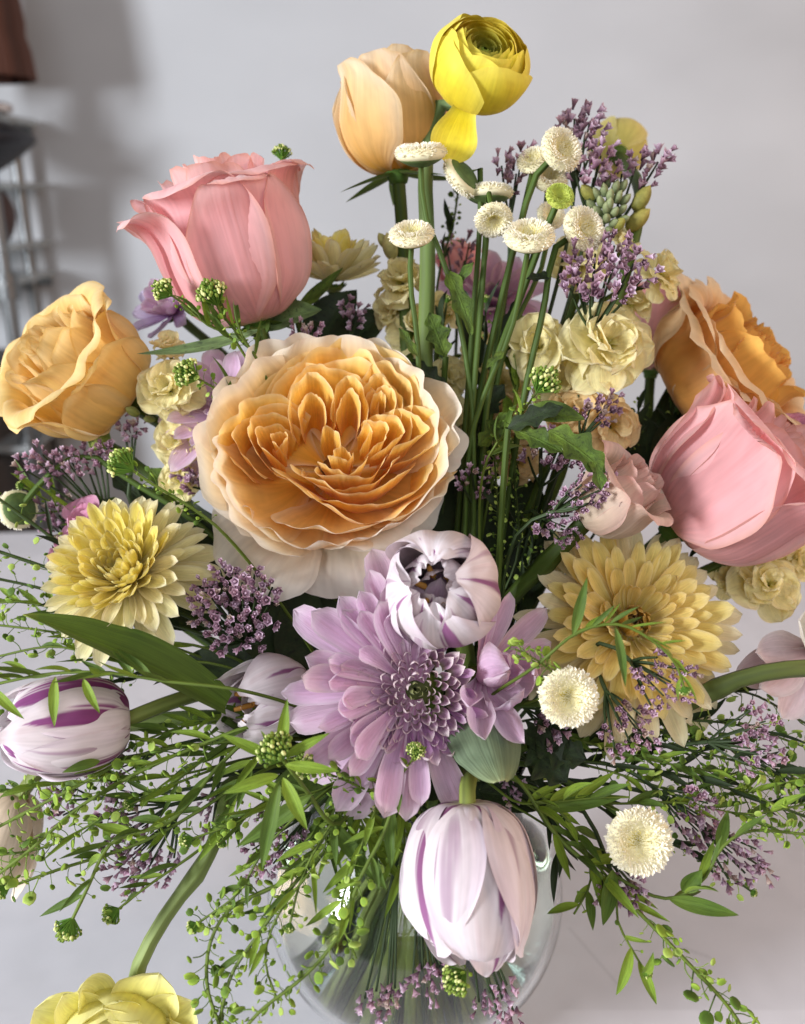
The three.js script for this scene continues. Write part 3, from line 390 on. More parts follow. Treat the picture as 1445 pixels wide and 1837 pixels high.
function pennycress(s) {
  const [pts, label, o = {}] = s, P = pts.map((p) => at(...p)), q = rng(Math.round(pts[0][0] * 3 + pts[0][1] * 7 + pts[pts.length - 1][0])), d = pts[0][2], k = d / FPX, root = thing('pennycress_sprig', label, 'greenery sprig', P[0], 'green pennycress sprigs in the bouquet');
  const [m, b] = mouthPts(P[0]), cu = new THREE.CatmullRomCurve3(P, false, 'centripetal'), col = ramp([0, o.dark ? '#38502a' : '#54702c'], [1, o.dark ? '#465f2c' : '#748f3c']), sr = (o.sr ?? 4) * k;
  const into = P[0].clone().lerp(m, 0.5); into.y += 0.012;
  part(root, 'stem', tube([b, m, into, ...P].map((p) => p.clone().sub(P[0])), sr, sr * 0.5, { n: 22 + P.length * 8, seg: 6, col }), M.stem);
  const n = o.n ?? 22, t0 = o.t0 ?? 0.25, t1 = o.t1 ?? 0.97, pr = (o.pr ?? 19) * 0.82 * k, nm = V();
  for (let i = 0; i < n; i++) {
    const t = lerp(t0, t1, (i + q() * 0.7) / n), p = cu.getPointAt(t), tg = cu.getTangentAt(t), a = i * 2.2 + q() * 0.8;
    nm.copy(camU).addScaledVector(tg, -camU.dot(tg)).normalize(); const sd = nm.clone().applyAxisAngle(tg, a), z = sd.addScaledVector(tg, 0.45 + 0.3 * q()).normalize(), x = z.clone().cross(tg).normalize(), y = x.clone().cross(z).negate();
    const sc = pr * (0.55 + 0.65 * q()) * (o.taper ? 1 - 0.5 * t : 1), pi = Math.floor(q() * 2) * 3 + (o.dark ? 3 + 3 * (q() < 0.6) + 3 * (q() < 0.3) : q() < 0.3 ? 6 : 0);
    part(root, 'seed_pod', podGeo[Math.min(11, pi) + Math.floor(q() * 2.99) - (Math.min(11, pi) % 3)], M.pod, new THREE.Matrix4().makeBasis(x, y, z).setPosition(p).multiply(new THREE.Matrix4().makeRotationZ(q() * 6)).multiply(SC(sc)));
  }
  if (o.head !== 0) { const e = P[P.length - 1], t = cu.getTangentAt(1), h = part(root, 'bud_head', headGeo[Math.floor(q() * 2)], M.pod, frame(e, t, q() * 6).multiply(SC((o.head ?? 20) * k))); h.userData.kind = 'stuff'; }
  for (let i = 0; i < (o.nl ?? 5); i++) {
    const t = lerp(o.l0 ?? 0.02, o.l1 ?? 0.7, (i + q() * 0.6) / (o.nl ?? 5)), p = cu.getPointAt(t), tg = cu.getTangentAt(t), sd = camU.clone().addScaledVector(tg, -camU.dot(tg)).normalize().applyAxisAngle(tg, (i % 2 ? 1.2 : -1.4) + (q() - 0.5) * 1.6), e = p.clone().addScaledVector(tg, (0.5 + 0.5 * q()) * (o.ll ?? 75) * k).addScaledVector(sd, (0.35 + 0.5 * q()) * (o.ll ?? 75) * k);
    leafBetween(root, 'leaf', p, e, (o.lw ?? 15) * (0.5 + 0.5 * q()), { bend: (q() - 0.6) * 1.4, fold: 0.5, wf: wPoint(0.8), col: o.dark ? greens.dark : q() < 0.5 ? greens.leaf : greens.bright, nrm: [q() - 0.5, 0.6, 0.6], mat: M.blade, nu: 4, nv: 12, seed: i });
  }
  (o.leaves ?? []).forEach(([a, bb, w, lo], i) => leafBetween(root, 'leaf', a, bb, w * 0.82, { bend: -0.5, fold: 0.4, col: greens.bright, mat: M.blade, seed: i, ...lo }));
  return root;
}
function leafBranch(s) { // a stem with broad leaves
  const p0 = at(...s.leaves[0][0]), root = thing(s.name ?? 'leafy_stem', s.label, s.cat ?? 'foliage', p0, s.group), [m, b] = mouthPts(p0);
  const pts = [...(s.stem ?? [s.leaves[0][0]]).map((p) => at(...p)), m, b];
  part(root, 'stem', tube(local(root, pts), 0.0016, 0.002, { n: 26 }), M.stem); addLeaves(root, s.leaves, s.seed ?? 1); return root;
}

// ------------------------------------------------------------ the big garden rose: guard petals round a quartered heart
{
  const c = at(594, 798, 0.412), R = 226 / FPX * 0.4, ax = dirCam(0.04, 0.43, 0.9), root = thing('garden_rose', 'large apricot garden rose with quartered ruffled heart at the middle of the bouquet', 'rose', c.clone().addScaledVector(ax, -0.75 * R)), F = frame(c, ax), q = rng(7);
  const cream = ramp([0, '#f6ca8c'], [0.45, '#fbe0b8'], [0.75, '#fcf0de'], [1, '#fcf8f0']), apri = ramp([0, '#fbb036'], [0.35, '#fcc256'], [0.7, '#fdd37c'], [0.9, '#fde5b0'], [1, '#fcf3de']), gold = ramp([0, '#fab232'], [0.4, '#fcc44a'], [0.75, '#fdd05e'], [0.93, '#fedc82'], [1, '#feebb4']);
  const guard = (phi, half, r, h, pr, col, o = {}) => part(root, 'petal', wrapPetal({ prof: PR[pr], half: half * DEG, R: R * r, H: R * h, drop: o.drop ?? 0.16, dp: 2.4, spiral: o.sp ?? 0.04, ruf: o.ruf ?? 0.042, rf: o.rf ?? 3.6, edge: 0.04, tip: o.tip ?? 0, dent: o.dent ?? 0.03, col: (u, v, e) => mixc(col(v), C('#f4ebdc'), e * (o.pale ?? 0.4)), seed: o.seed ?? Math.round(phi), nu: 34, nv: 26, crumple: 0.025 }), M.petal, F.clone().multiply(TR(0, R * (o.y ?? 0), 0)).multiply(RY(phi * DEG)));
  // reflexed outer petals seen below
  guard(-42, 36, 1.12, 0.95, 'guardDown', cream, { tip: 0.24, y: -0.16, seed: 3, rf: 3, ruf: 0.03 }); guard(6, 50, 0.98, 1.1, 'guardDown', cream, { y: -0.18, seed: 4, rf: 3 }); guard(62, 40, 0.86, 1.0, 'guardDown', cream, { y: -0.1, seed: 5 });
  guard(-80, 44, 0.96, 0.9, 'guard', cream, { seed: 6, ruf: 0.06 }); guard(-135, 44, 0.93, 0.9, 'guard', cream, { seed: 7, ruf: 0.06 }); guard(170, 44, 0.93, 0.85, 'guard', cream, { seed: 8, ruf: 0.06 }); guard(130, 40, 0.9, 0.9, 'guard', cream, { seed: 9 }); guard(45, 46, 0.9, 0.9, 'guard', cream, { seed: 14 }); guard(88, 42, 0.97, 0.95, 'guard', cream, { seed: 10, ruf: 0.06 });
  for (const [phi, r, sd] of [[-18, 0.94, 21], [38, 0.96, 22], [95, 1.0, 23], [150, 0.96, 24], [205, 0.99, 25], [262, 1.02, 26], [310, 0.98, 27]]) guard(phi, 42, r, 0.9, 'cup', (v) => mixc(cream(v), apri(v), 0.62), { seed: sd, pale: 0.6, sp: 0.06, ruf: 0.055, rf: 4.5 });
  for (const [phi, r, sd] of [[5, 0.84, 31], [70, 0.92, 32], [120, 0.88, 33], [178, 0.88, 34], [240, 0.9, 35], [300, 0.9, 36]]) guard(phi, 42, r, 0.88, 'cup', apri, { seed: sd, pale: 0.5, ruf: 0.05, rf: 4.2, y: 0.05 });
  // quarters: nested ribbons standing on edge, opening towards the rose's middle
  const ribbon = (cx, cz, dir, r, A, top, o = {}) => {
    const sd = Math.round(cx * 100 + cz * 70 + r * 300) + 500, sx = o.sx ?? 1, sz = o.sz ?? 1, base = o.base ?? 0.5;
    part(root, 'petal', grid(44, 12, (u, v, p) => {
      const sharp = 1 + 0.12 * n1(u * 1.9, sd + 1), a = (dir + u * A) * DEG, arms = 1 + (o.arm ?? 0.12) * Math.pow(Math.abs(u), 3), e = v * v, lean = lerp(base, 1, Math.pow(v, 0.75)) + 0.05 * v * v * v;
      const nz = Math.min(1, r / 0.38), rr = r * lean * arms * sharp + nz * (e * (0.028 + 0.024 * v) * n1(u * 4.2, sd) + 0.007 * e * n1(u * 13, sd + 3) + 0.01 * n2(u * 5, v * 4, sd + 4)), y = lerp(-0.36, top + 0.06 * n1(u * 3.2, sd + 6) + 0.012 * n1(u * 13, sd + 8) - 0.22 * Math.pow(Math.abs(u), 4), v);
      p.set(R * (cx + Math.sin(a) * rr * sx), R * y, R * (cz + Math.cos(a) * rr * sz));
      const g = gold(v * (o.k ?? 1)); return mixc(g, C('#f7dda6'), (o.pale ?? 0.25) * ss(0.78, 1, v));
    }), M.petal, F);
  };
  const top = (k) => 0.09 + 0.016 * k;
  for (let k = 0; k < 7; k++) ribbon(0.08 + 0.03 * k, 0.1 + 0.012 * k, 14 - k * 2, 0.09 + 0.088 * k, 104 - k * 3, top(k), { sx: 1.0, sz: 0.84, pale: 0.15 + 0.06 * k, base: 0.62 });
  for (let k = 0; k < 5; k++) ribbon(-0.4 - 0.008 * k, -0.02, 262 - k * 5, 0.08 + 0.088 * k, 118 - k * 6, top(k), { sx: 0.98, sz: 0.8, pale: 0.15 + 0.07 * k, base: 0.6 });
  for (let k = 0; k < 2; k++) ribbon(-0.17, -0.26 - 0.03 * k, 192, 0.13 + 0.085 * k, 108, 0.12 + 0.015 * k, { sx: 0.8, sz: 1.25, base: 0.66 });
  for (let k = 0; k < 2; k++) ribbon(0.14, -0.3 - 0.03 * k, 170, 0.11 + 0.075 * k, 108, 0.12 + 0.015 * k, { sx: 0.75, sz: 1.3, base: 0.66 });
  for (let k = 0; k < 4; k++) ribbon(-0.02 + 0.02 * k, -0.28, 178 - k * 2, 0.36 + 0.09 * k, 84, 0.13 + 0.014 * k, { pale: 0.3 + 0.08 * k, base: 0.62 });
  for (let k = 0; k < 4; k++) ribbon(0.38 + 0.01 * k, -0.36, 148, 0.07 + 0.07 * k, 104, 0.13 + 0.012 * k, { sx: 0.85, sz: 1.1, pale: 0.35 });
  for (let k = 0; k < 5; k++) ribbon(0.24 + 0.035 * k, -0.1, 96 - k * 2, 0.09 + 0.09 * k, 100 - k * 5, top(k), { sz: 0.62, pale: 0.15 + 0.07 * k, base: 0.6 });
  for (const [x, z, d, r, A] of [[-0.02, -0.06, 160, 0.08, 90], [-0.42, -0.03, 60, 0.07, 120], [0.1, 0.1, 190, 0.07, 110]]) ribbon(x, z, d, r, A, 0.04, { pale: 0.1 });
  part(root, 'flower_centre', lathe(spline2([[0.001, -0.5], [0.09, -0.46], [0.08, -0.36], [0.001, -0.33]]), 10, 14, () => C('#7a4a1c')), M.tiny, F.clone().multiply(SC(R)));
  part(root, 'calyx', lathe(spline2([[0.02 * R, -0.95 * R], [0.15 * R, -0.9 * R], [0.16 * R, -0.76 * R], [0.05 * R, -0.7 * R]]), 12, 14, () => C('#56813c')), M.stem, F);
  sepals(root, F.clone().multiply(TR(0, -0.78 * R, 0)), R, 5, { len: 0.6, bend: -0.4, seed: 9 });
  stemTo(root, c.clone().addScaledVector(ax, -0.9 * R), ax, 0.0036);
}

// ------------------------------------------------------------ roses, ranunculus
const pinkCol = (u, v, e) => mixc(mixc(mixc(C('#f2d0b4'), C('#f4b4b4'), ss(0.0, 0.36, v)), C('#f8c0c2'), ss(0.3, 0.8, v)), e > 0.93 ? C('#e6b49c') : C('#fadcd8'), e * 0.6);
const peachCol = (u, v, e) => mixc(mixc(mixc(C('#f7bc3c'), C('#fad084'), ss(0.1, 0.55, v)), C('#fbe0b0'), ss(0.5, 0.95, v)), e > 0.93 ? C('#ecd2a4') : C('#fcf0da'), e * 0.6);
const goldCol = (u, v, e) => mixc(mixc(mixc(C('#f2c050'), C('#f9d070'), ss(0, 0.4, v)), C('#fbda8a'), ss(0.4, 0.9, v)), e > 0.94 ? C('#e8c880') : C('#fceebc'), e * 0.6);
rose({ label: 'large pink rose leaning left above the apricot garden rose', base: [462, 580, 0.455], tip: [384, 324, 0.437], w: 222, seed: 11, col: pinkCol, ruf: 0.03, edge: 0.1, roll: 0.3, flare: [[-74, 40, 0.9, 1.02, { out: 1.1, edge: 0.25 }], [66, 46, 1.02, 0.98, { edge: 0.24 }], [6, 52, 0.97, 1.0, { out: 0.84, edge: 0.2 }], [150, 50, 0.98, 0.96], [-120, 44, 0.94, 1.0, { out: 1.06 }]], stemR: 0.0042, sepBend: -0.5, sepUp: -0.3, sepLen: 0.7 });
rose({ label: 'pale apricot rose bud standing behind the tall yellow ranunculus', base: [714, 312, 0.475], tip: [696, 128, 0.468], w: 196, seed: 12, col: peachCol, ruf: 0.025, edge: 0.05, roll: 0.2, layers: [[3, 0.3, 1.0, 'roseIn'], [4, 0.55, 1.02, 'roseIn'], [4, 0.78, 1.03, 'roseMid'], [4, 0.93, 1.02, 'roseMid'], [4, 1.03, 0.98, 'roseMid', { tip: 0.1 }]], sepLen: 1.35, sepBend: -0.2, sepUp: -0.25, stemR: 0.0038, via: [[722, 420, 0.478], [728, 560, 0.475]] });
rose({ label: 'golden yellow rose facing left at the left edge below the pink rose', base: [216, 716, 0.475], tip: [78, 628, 0.44], w: 204, seed: 13, col: goldCol, ruf: 0.05, edge: 0.1, crumple: 0.03, roll: 0.6, flare: [[180, 40, 0.92, 1.0, { out: 1.0, tip: 0.16 }], [222, 26, 1.02, 0.92, { tip: 0.22, out: 1.05 }], [14, 52, 0.9, 1.0, { out: 0.84, edge: 0.26 }], [-66, 46, 0.96, 1.0, { out: 0.9, edge: 0.26 }], [95, 48, 0.95, 1.0, { out: 0.9, edge: 0.22 }]], sepLen: 0.9, sepUp: -0.2, sepBend: -0.2, via: [[330, 790, 0.468], [470, 930, 0.46]] });
rose({ label: 'large pink rose opening to the right at the right edge', base: [1210, 950, 0.442], tip: [1410, 800, 0.42], w: 244, seed: 14, col: pinkCol, ruf: 0.025, edge: 0.12, roll: -0.35, flare: [[-34, 50, 0.97, 0.98, { out: 0.9, tip: 0.2, edge: 0.3 }], [58, 50, 1.0, 1.04, { out: 1.0, edge: 0.26, tip: 0.1 }], [-112, 42, 1.0, 0.98, { out: 0.95, tip: 0.2, edge: 0.3 }], [150, 50, 0.98, 0.95]], stemR: 0.0042, sepLen: 0.85, sepBend: 0.5, sepUp: 0.1, via: [[1120, 1040, 0.44], [1000, 1180, 0.46]] });
rose({ name: 'garden_rose', label: 'orange and cream garden rose seen from its side at the right edge', base: [1226, 722, 0.505], tip: [1366, 628, 0.478], w: 276, seed: 15, ruf: 0.05, rf: 6, edge: 0.06, roll: 0.5, col: (u, v, e) => mixc(mixc(mixc(C('#f9b850'), C('#fac874'), v), C('#fbdaa6'), ss(0.5, 0.9, v)), C('#fbeccc'), e * 0.7), layers: [...[0.16, 0.26, 0.36, 0.46, 0.56, 0.66].map((r, i) => [4, r, 1.1 - 0.01 * i, 'roseIn', { ruf: 0.06, col: (u, v, e) => mixc(C('#f8ac3a'), C('#fbc86c'), v) }]), [5, 0.8, 1.06, 'roseMid', { ruf: 0.07, col: (u, v, e) => mixc(C('#f4a632'), C('#fac868'), v) }], [5, 0.92, 0.92, 'roseOut'], [5, 1.04, 0.8, 'roseOut']], sepLen: 0.6, via: [[1130, 860, 0.495], [1000, 1000, 0.48]] });
rose({ label: 'pink rose mostly hidden behind the cream stock blooms at right', base: [1168, 668, 0.53], tip: [1184, 528, 0.53], w: 128, seed: 16, col: pinkCol, sepLen: 0.6 });
rose({ label: 'small salmon pink rose bud deep behind the thin button stems', base: [838, 560, 0.545], tip: [818, 448, 0.545], w: 70, seed: 17, col: pinkCol, sepLen: 0.6 });
rose({ name: 'spray_rose', label: 'pale blush half open rose pressed against the large pink rose', base: [1052, 935, 0.418], tip: [1158, 852, 0.4], w: 132, seed: 18, ruf: 0.03, edge: 0.06, roll: 0.4, col: (u, v, e) => mixc(mixc(C('#e2d9b8'), C('#ecd2c4'), v), C('#e6b0ac'), e * 0.4), layers: [[3, 0.2, 1.0, 'roseIn'], [3, 0.3, 1.0, 'roseIn'], [3, 0.4, 1.02, 'roseIn'], [3, 0.5, 1.02, 'roseIn'], [3, 0.6, 1.02, 'roseIn'], [4, 0.72, 1.0, 'roseMid'], [4, 0.9, 0.92, 'roseMid'], [4, 1.05, 0.86, 'roseOut']], sepLen: 0.6, sepBend: 0.6, stemR: 0.0045, via: [[985, 1005, 0.43], [900, 1100, 0.45]] });
const yOut = ramp([0, '#d8c820'], [0.3, '#f0d818'], [1, '#f6e648']), yIn = ramp([0, '#8f9a20'], [1, '#a3a83a']);
ranunculus({ label: 'bright yellow ranunculus standing highest, facing right', c: [858, 122, 0.43], R: 92, axis: [0.26, 0.44, 0.86], seed: 21, outer: yOut, inner: yIn, rim: '#f4ea7a', hang: [[-13, 1.12, 0.46, 0.85, { bend: 0.25 }]], stemR: 0.0042, stemCol: ramp([0, '#7fa07a'], [0.25, '#7d9a5c'], [1, '#6d8f48']), via: [[796, 184, 0.456], [772, 232, 0.458], [764, 320, 0.456], [768, 450, 0.452], [764, 640, 0.45], [766, 760, 0.45]] });
ranunculus({ label: 'pale lemon ranunculus drooping to the table at the lower left corner', c: [208, 1896, 0.392], R: 112, axis: [0.0, 0.12, 0.98], seed: 22, outer: ramp([0, '#e2d848'], [0.4, '#f0e66c'], [1, '#f6f098']), inner: yOut, rim: '#f6f0b0', open: [[152, 14, 1.5, 0.56], [170, 26, 1.3, 0.3, { hook: 0.6 }], [200, 16, 1.5, 0.34, { hook: 1.1, tw: 0.9 }], [213, 24, 1.35, 0.38], [236, 14, 1.4, 0.5], [126, 10, 1.45, 0.46], [100, 10, 1.3, 0.5], [264, 12, 1.3, 0.5], [184, 38, 1.1, 0.5], [146, 40, 1.1, 0.5], [222, 42, 1.05, 0.5]], stemR: 0.0036, via: [[248, 1738, 0.4], [300, 1640, 0.405], [362, 1556, 0.41], [398, 1478, 0.415], [416, 1400, 0.43]], stemCol: ramp([0, '#b0c890'], [0.3, '#8aa464'], [1, '#4a6a34']) });
ranunculus({ label: 'pale yellow round bud at the back right above the statice', c: [1108, 268, 0.56], R: 52, axis: [0.1, 0.6, -0.75], seed: 23, outer: ramp([0, '#d0c860'], [1, '#ead98a']), inner: yOut, rim: '#f0e8b0' });
ranunculus({ label: 'green unopened ranunculus bud below the golden rose', c: [180, 790, 0.47], R: 21, axis: [-0.4, 0.3, 0.6], seed: 24, outer: ramp([0, '#6f8f30'], [1, '#8fa040']), inner: yIn, rim: '#a8b060', stemR: 0.0026, via: [[240, 830, 0.47], [400, 960, 0.46]] });

// ------------------------------------------------------------ chrysanthemums
const yPet = (a, b, c) => (u, v, e) => mixc(mixc(C(a), C(b), ss(0, 0.6, v)), C(c), e * 0.6);
const yF = yPet('#dcca3c', '#f9ea78', '#fcf6c4'), yFo = yPet('#e8dc80', '#f9f2b8', '#fdf9e2');
mum({ label: 'pale yellow chrysanthemum beside the tulip leaf at the left', c: [228, 1030, 0.415], R: 148, axis: [-0.22, 0.5, 0.84], seed: 31, disc: '#a59a38', dome: [40, 0.16, 0.08, 0.16, 0.022, (u, v) => mixc(C('#8a8a30'), C('#b8a85a'), v), yPet('#b0a030', '#dcc850', '#e8dc84')], rings: [
  [14, 84, 0.16, 0.03, { bend: 0.5, col: yPet('#8f8420', '#c0a838', '#c9a46a'), y: 0.0, at: 0.02 }], [18, 72, 0.26, 0.05, { bend: 0.9, col: yF, at: 0.05 }], [20, 62, 0.36, 0.07, { bend: 0.8, col: yF, at: 0.08 }], [22, 52, 0.48, 0.07, { bend: 0.7, hook: 0.3, col: yF }], [25, 42, 0.6, 0.078, { bend: 0.6, hook: 0.4, col: yF }], [27, 31, 0.72, 0.085, { bend: 0.45, hook: 0.4, col: yF }], [28, 26, 0.83, 0.092, { bend: 0.35, hook: 0.3, col: yF }], [28, 15, 0.9, 0.1, { bend: 0.25, col: yFo, jl: 0.12 }], [26, 1, 0.98, 0.105, { bend: 0.1, col: yFo, jl: 0.12 }], [14, -18, 1.06, 0.13, { bend: -0.1, col: yFo, jel: 16 }]] });
const yG = yPet('#dcc048', '#f6e288', '#fbf0bc'), yGo = yPet('#ead890', '#f8ecba', '#fcf5d8');
mum({ label: 'yellow chrysanthemum with brown heart at right under the pink rose', c: [1130, 1122, 0.42], R: 190, axis: [0.02, 0.36, 0.93], seed: 32, disc: '#8a6a2a', dome: [60, 0.24, 0.06, 0.13, 0.02, (u, v) => mixc(C('#7a4a22'), C('#a8783c'), v), yPet('#9a6a24', '#cfa040', '#e0bc68')], rings: [
  [16, 84, 0.13, 0.016, { bend: 0.8, col: yPet('#6a3f1a', '#93602c', '#a57a3a'), at: 0.02 }], [22, 72, 0.2, 0.022, { bend: 0.8, col: yPet('#9a6a20', '#c09432', '#d8b460'), at: 0.06 }], [26, 62, 0.28, 0.03, { bend: 0.9, hook: 0.6, col: yPet('#a5801c', '#d8b040', '#e4c870'), at: 0.1 }], [22, 40, 0.42, 0.05, { bend: 0.5, hook: 0.5, col: yG, at: 0.12 }], [22, 27, 0.58, 0.07, { bend: 0.3, hook: 0.2, col: yG, at: 0.12, cup: 0.3 }], [22, 18, 0.72, 0.085, { bend: 0.2, col: yG, cup: 0.25 }], [22, 10, 0.84, 0.094, { bend: 0.12, col: yG, cup: 0.22, jl: 0.2 }], [20, 2, 0.93, 0.1, { bend: 0.05, col: yGo, cup: 0.2, jl: 0.2 }], [18, -7, 1.02, 0.105, { bend: -0.1, col: yGo, cup: 0.2, jl: 0.2 }], [10, -22, 1.08, 0.12, { bend: -0.2, col: yGo, from: -70, to: 70, jel: 18 }]] });
const lav = (u, v, e) => mixc(mixc(C('#d49cc4'), C('#e8c4e2'), ss(0, 0.55, v)), C('#f6ecf4'), clamp(e * 0.7 + 0.15 * Math.abs(Math.sin(u * 9)) * v)), lavTip = (u, v, e) => mixc(mixc(C('#b07cac'), C('#cca0cc'), v), C('#f4e6e8'), ss(0.6, 1, v)), lavIn = (u, v, e) => mixc(mixc(C('#948a6c'), C('#c49ab8'), ss(0.0, 0.4, v)), C('#fdf0f0'), ss(0.45, 0.85, v));
const blunt = wRound(0.28, 0.8);
mum({ label: 'lavender chrysanthemum with green eye in front, below the apricot rose', c: [745, 1238, 0.385], R: 216, axis: [0.1, 0.12, 0.98], seed: 33, disc: '#5a6a28', dome: [105, 0.5, 0.1, 0.22, 0.042, (u, v) => mixc(C('#566a24'), C('#a8b06a'), v), lavIn], rings: [
  [17, 26, 0.24, 0.04, { bend: 0.4, hook: 1.0, cup: 0.8, col: lavTip, at: 0.33, jel: 18 }], [15, 14, 0.34, 0.042, { bend: 0.4, hook: 1.4, cup: 0.8, col: lavTip, at: 0.32, from: -110, to: 75, jl: 0.3, jel: 20 }], [8, 12, 0.48, 0.06, { bend: 0.3, hook: 1.3, cup: 0.8, col: lavTip, at: 0.22, from: -75, to: 50, jl: 0.3, wf: blunt }],
  [10, 20, 0.66, 0.088, { bend: 0.25, hook: 0.8, col: lav, at: 0.16, from: -180, to: -40, wf: blunt, jel: 18, jl: 0.25 }], [11, 9, 0.84, 0.105, { bend: 0.15, hook: 0.6, col: lav, at: 0.12, from: -190, to: 15, wf: blunt, jel: 16, jl: 0.25 }], [11, 0, 0.98, 0.115, { bend: 0.1, hook: 0.4, col: lav, from: -195, to: 25, wf: blunt, jl: 0.24, jel: 14 }], [9, -10, 1.04, 0.12, { bend: -0.1, col: lav, from: -205, to: 0, wf: blunt, jl: 0.25 }], [4, 6, 0.85, 0.11, { bend: 0.5, col: lav, from: 160, to: 215, wf: blunt }]] });
mum({ label: 'curled lavender chrysanthemum petals right of the green eyed bloom', c: [862, 1215, 0.4], R: 118, axis: [0.5, 0.28, 0.8], seed: 34, rings: [[4, 55, 0.85, 0.28, { bend: 0.9, hook: 1.3, cup: 0.8, col: lav, twist: 0.8, ruf: 0.2 }], [3, 25, 1.0, 0.3, { bend: 0.7, hook: 1.5, cup: 0.6, col: lav, twist: 0.9, from: 20, to: 150, ruf: 0.2 }], [4, 22, 1.3, 0.2, { bend: 0.3, cup: 0.55, col: lav, from: 120, to: 220 }], [3, 30, 1.35, 0.2, { bend: 0.5, hook: 0.3, cup: 0.9, col: lav, from: -60, to: 20, twist: 0.6 }]] });
mum({ label: 'lavender chrysanthemum half hidden behind the left of the apricot rose', c: [412, 742, 0.45], R: 128, axis: [-0.32, 0.35, 0.88], seed: 35, rings: [[14, 74, 0.22, 0.04, { bend: 0.5, hook: 0.7, cup: 0.8, col: lavTip }], [16, 52, 0.36, 0.06, { bend: 0.5, hook: 0.7, cup: 0.8, col: lavTip }], [14, 24, 0.75, 0.14, { bend: 0.3, col: lav }], [14, 8, 0.98, 0.16, { bend: 0.1, col: lav }], [12, -8, 1.08, 0.17, { bend: -0.1, col: lav }]] });
mum({ label: 'lavender white chrysanthemum peeking out under the left pink rose', c: [312, 560, 0.505], R: 74, axis: [-0.4, 0.4, 0.7], seed: 36, rings: [[10, 70, 0.4, 0.1, { col: lavTip }], [12, 40, 0.8, 0.2, { bend: 0.5, col: lav }], [12, 12, 1.0, 0.22, { bend: 0.4, col: (u, v, e) => mixc(C('#a878b8'), C('#d9d0ea'), v) }]] });
mum({ label: 'cream yellow daisy chrysanthemum on edge behind the left pink rose', c: [598, 505, 0.49], R: 92, axis: [0.02, 0.95, 0.28], seed: 37, rings: [[16, 70, 0.5, 0.1, { bend: 0.2, col: yF }], [18, 52, 0.95, 0.15, { bend: 0.5, col: yF }], [20, 30, 1.02, 0.16, { bend: 0.5, col: yFo }], [18, 12, 1.0, 0.16, { bend: 0.4, col: yFo }]] });
mum({ label: 'mauve chrysanthemum in shade behind the button stems', c: [885, 545, 0.53], R: 95, axis: [0.0, 0.5, 0.85], seed: 38, rings: [[14, 60, 0.4, 0.1, { col: lavTip }], [14, 30, 0.85, 0.2, { bend: 0.3, col: lav }], [14, 8, 1.0, 0.2, { bend: 0.2, col: lav }]] });

// ------------------------------------------------------------ tulips
const SHUT = [[3, 0.8, 1.0, 'tulipIn', 0, 66, { drop: 0.14 }], [3, 0.92, 1.02, 'tulipShut', 60, 66, { drop: 0.16 }], [3, 1.0, 1.0, 'tulipShut', 20, 64, { drop: 0.17 }], [3, 1.05, 0.92, 'tulip', 82, 60, { drop: 0.2 }]];
tulip({ label: 'white tulip with purple flames hanging head down before the vase', base: [838, 1440, 0.372], tip: [852, 1722, 0.362], w: 222, seed: 41, roll: 0.5, fw: 2.1, layers: SHUT, via: [[838, 1418, 0.375], [842, 1395, 0.385], [850, 1380, 0.4], [845, 1390, 0.43]] });
tulip({ label: 'open white and purple double tulip facing out below the apricot rose', base: [804, 1076, 0.408], tip: [774, 1040, 0.35], w: 208, seed: 42, roll: 0.9, stamens: 1, fw: 1.3, layers: [[3, 0.4, 0.72, 'tulipShut', 40, 70, { drop: 0.12 }], [3, 0.6, 0.84, 'tulipShut', 80, 66, { drop: 0.14 }], [3, 0.78, 0.9, 'tulipIn', 30, 66, { drop: 0.12 }], [3, 0.92, 0.97, 'tulipShut', 0, 66, { drop: 0.14 }], [4, 1.03, 0.97, 'tulipShut', 40, 58, { drop: 0.16 }]] });
tulip({ label: 'white tulip with bold purple flames lying at the left edge', base: [232, 1292, 0.405], tip: [2, 1312, 0.385], w: 172, seed: 43, roll: 0.2, layers: SHUT, pal: (k) => flame({ s: 130 + k, w: [0.5, 0.3, 0.62][k % 3], c: 0.3 * h1(k, 9), v1: [1.0, 0.9, 0.8][k % 3], k: 1.0 }), via: [[300, 1262, 0.415], [380, 1240, 0.43], [480, 1250, 0.45]] });
tulip({ label: 'white tulip with few purple lines half behind the lavender bloom', base: [545, 1238, 0.43], tip: [412, 1275, 0.4], w: 150, seed: 44, roll: 0.4, stamens: 1, layers: [[3, 0.6, 0.84, 'tulipIn', 30, 66, { drop: 0.15 }], [3, 0.8, 0.92, 'tulipIn', 0, 64, { drop: 0.18 }], [3, 0.93, 0.97, 'tulip', 60, 64, { drop: 0.2 }], [4, 1.03, 0.97, 'tulip', 20, 58, { drop: 0.24 }]], fw: 1.3 });
tulip({ label: 'pale beige tulip hanging at the lower left edge', base: [36, 1425, 0.45], tip: [-22, 1600, 0.45], w: 120, seed: 45, layers: [[3, 0.9, 1, 'tulipIn', 0, 66], [3, 1, 1, 'tulip', 60, 66]], pal: () => (u, v) => mixc(C('#d2b898'), C('#e6d8c4'), v), via: [[72, 1382, 0.45], [150, 1320, 0.45], [300, 1290, 0.45], [500, 1300, 0.45]] });
const blush = (u, v, e) => mixc(mixc(C('#c8a0b0'), C('#e0cad0'), ss(0, 0.5, v)), C('#ece2e2'), e * 0.7 + 0.15 * Math.abs(Math.sin(u * 6))), ivory = (u, v, e) => mixc(mixc(C('#cfcf9a'), C('#e4dfcc'), ss(0, 0.4, v)), C('#ece9e0'), e);
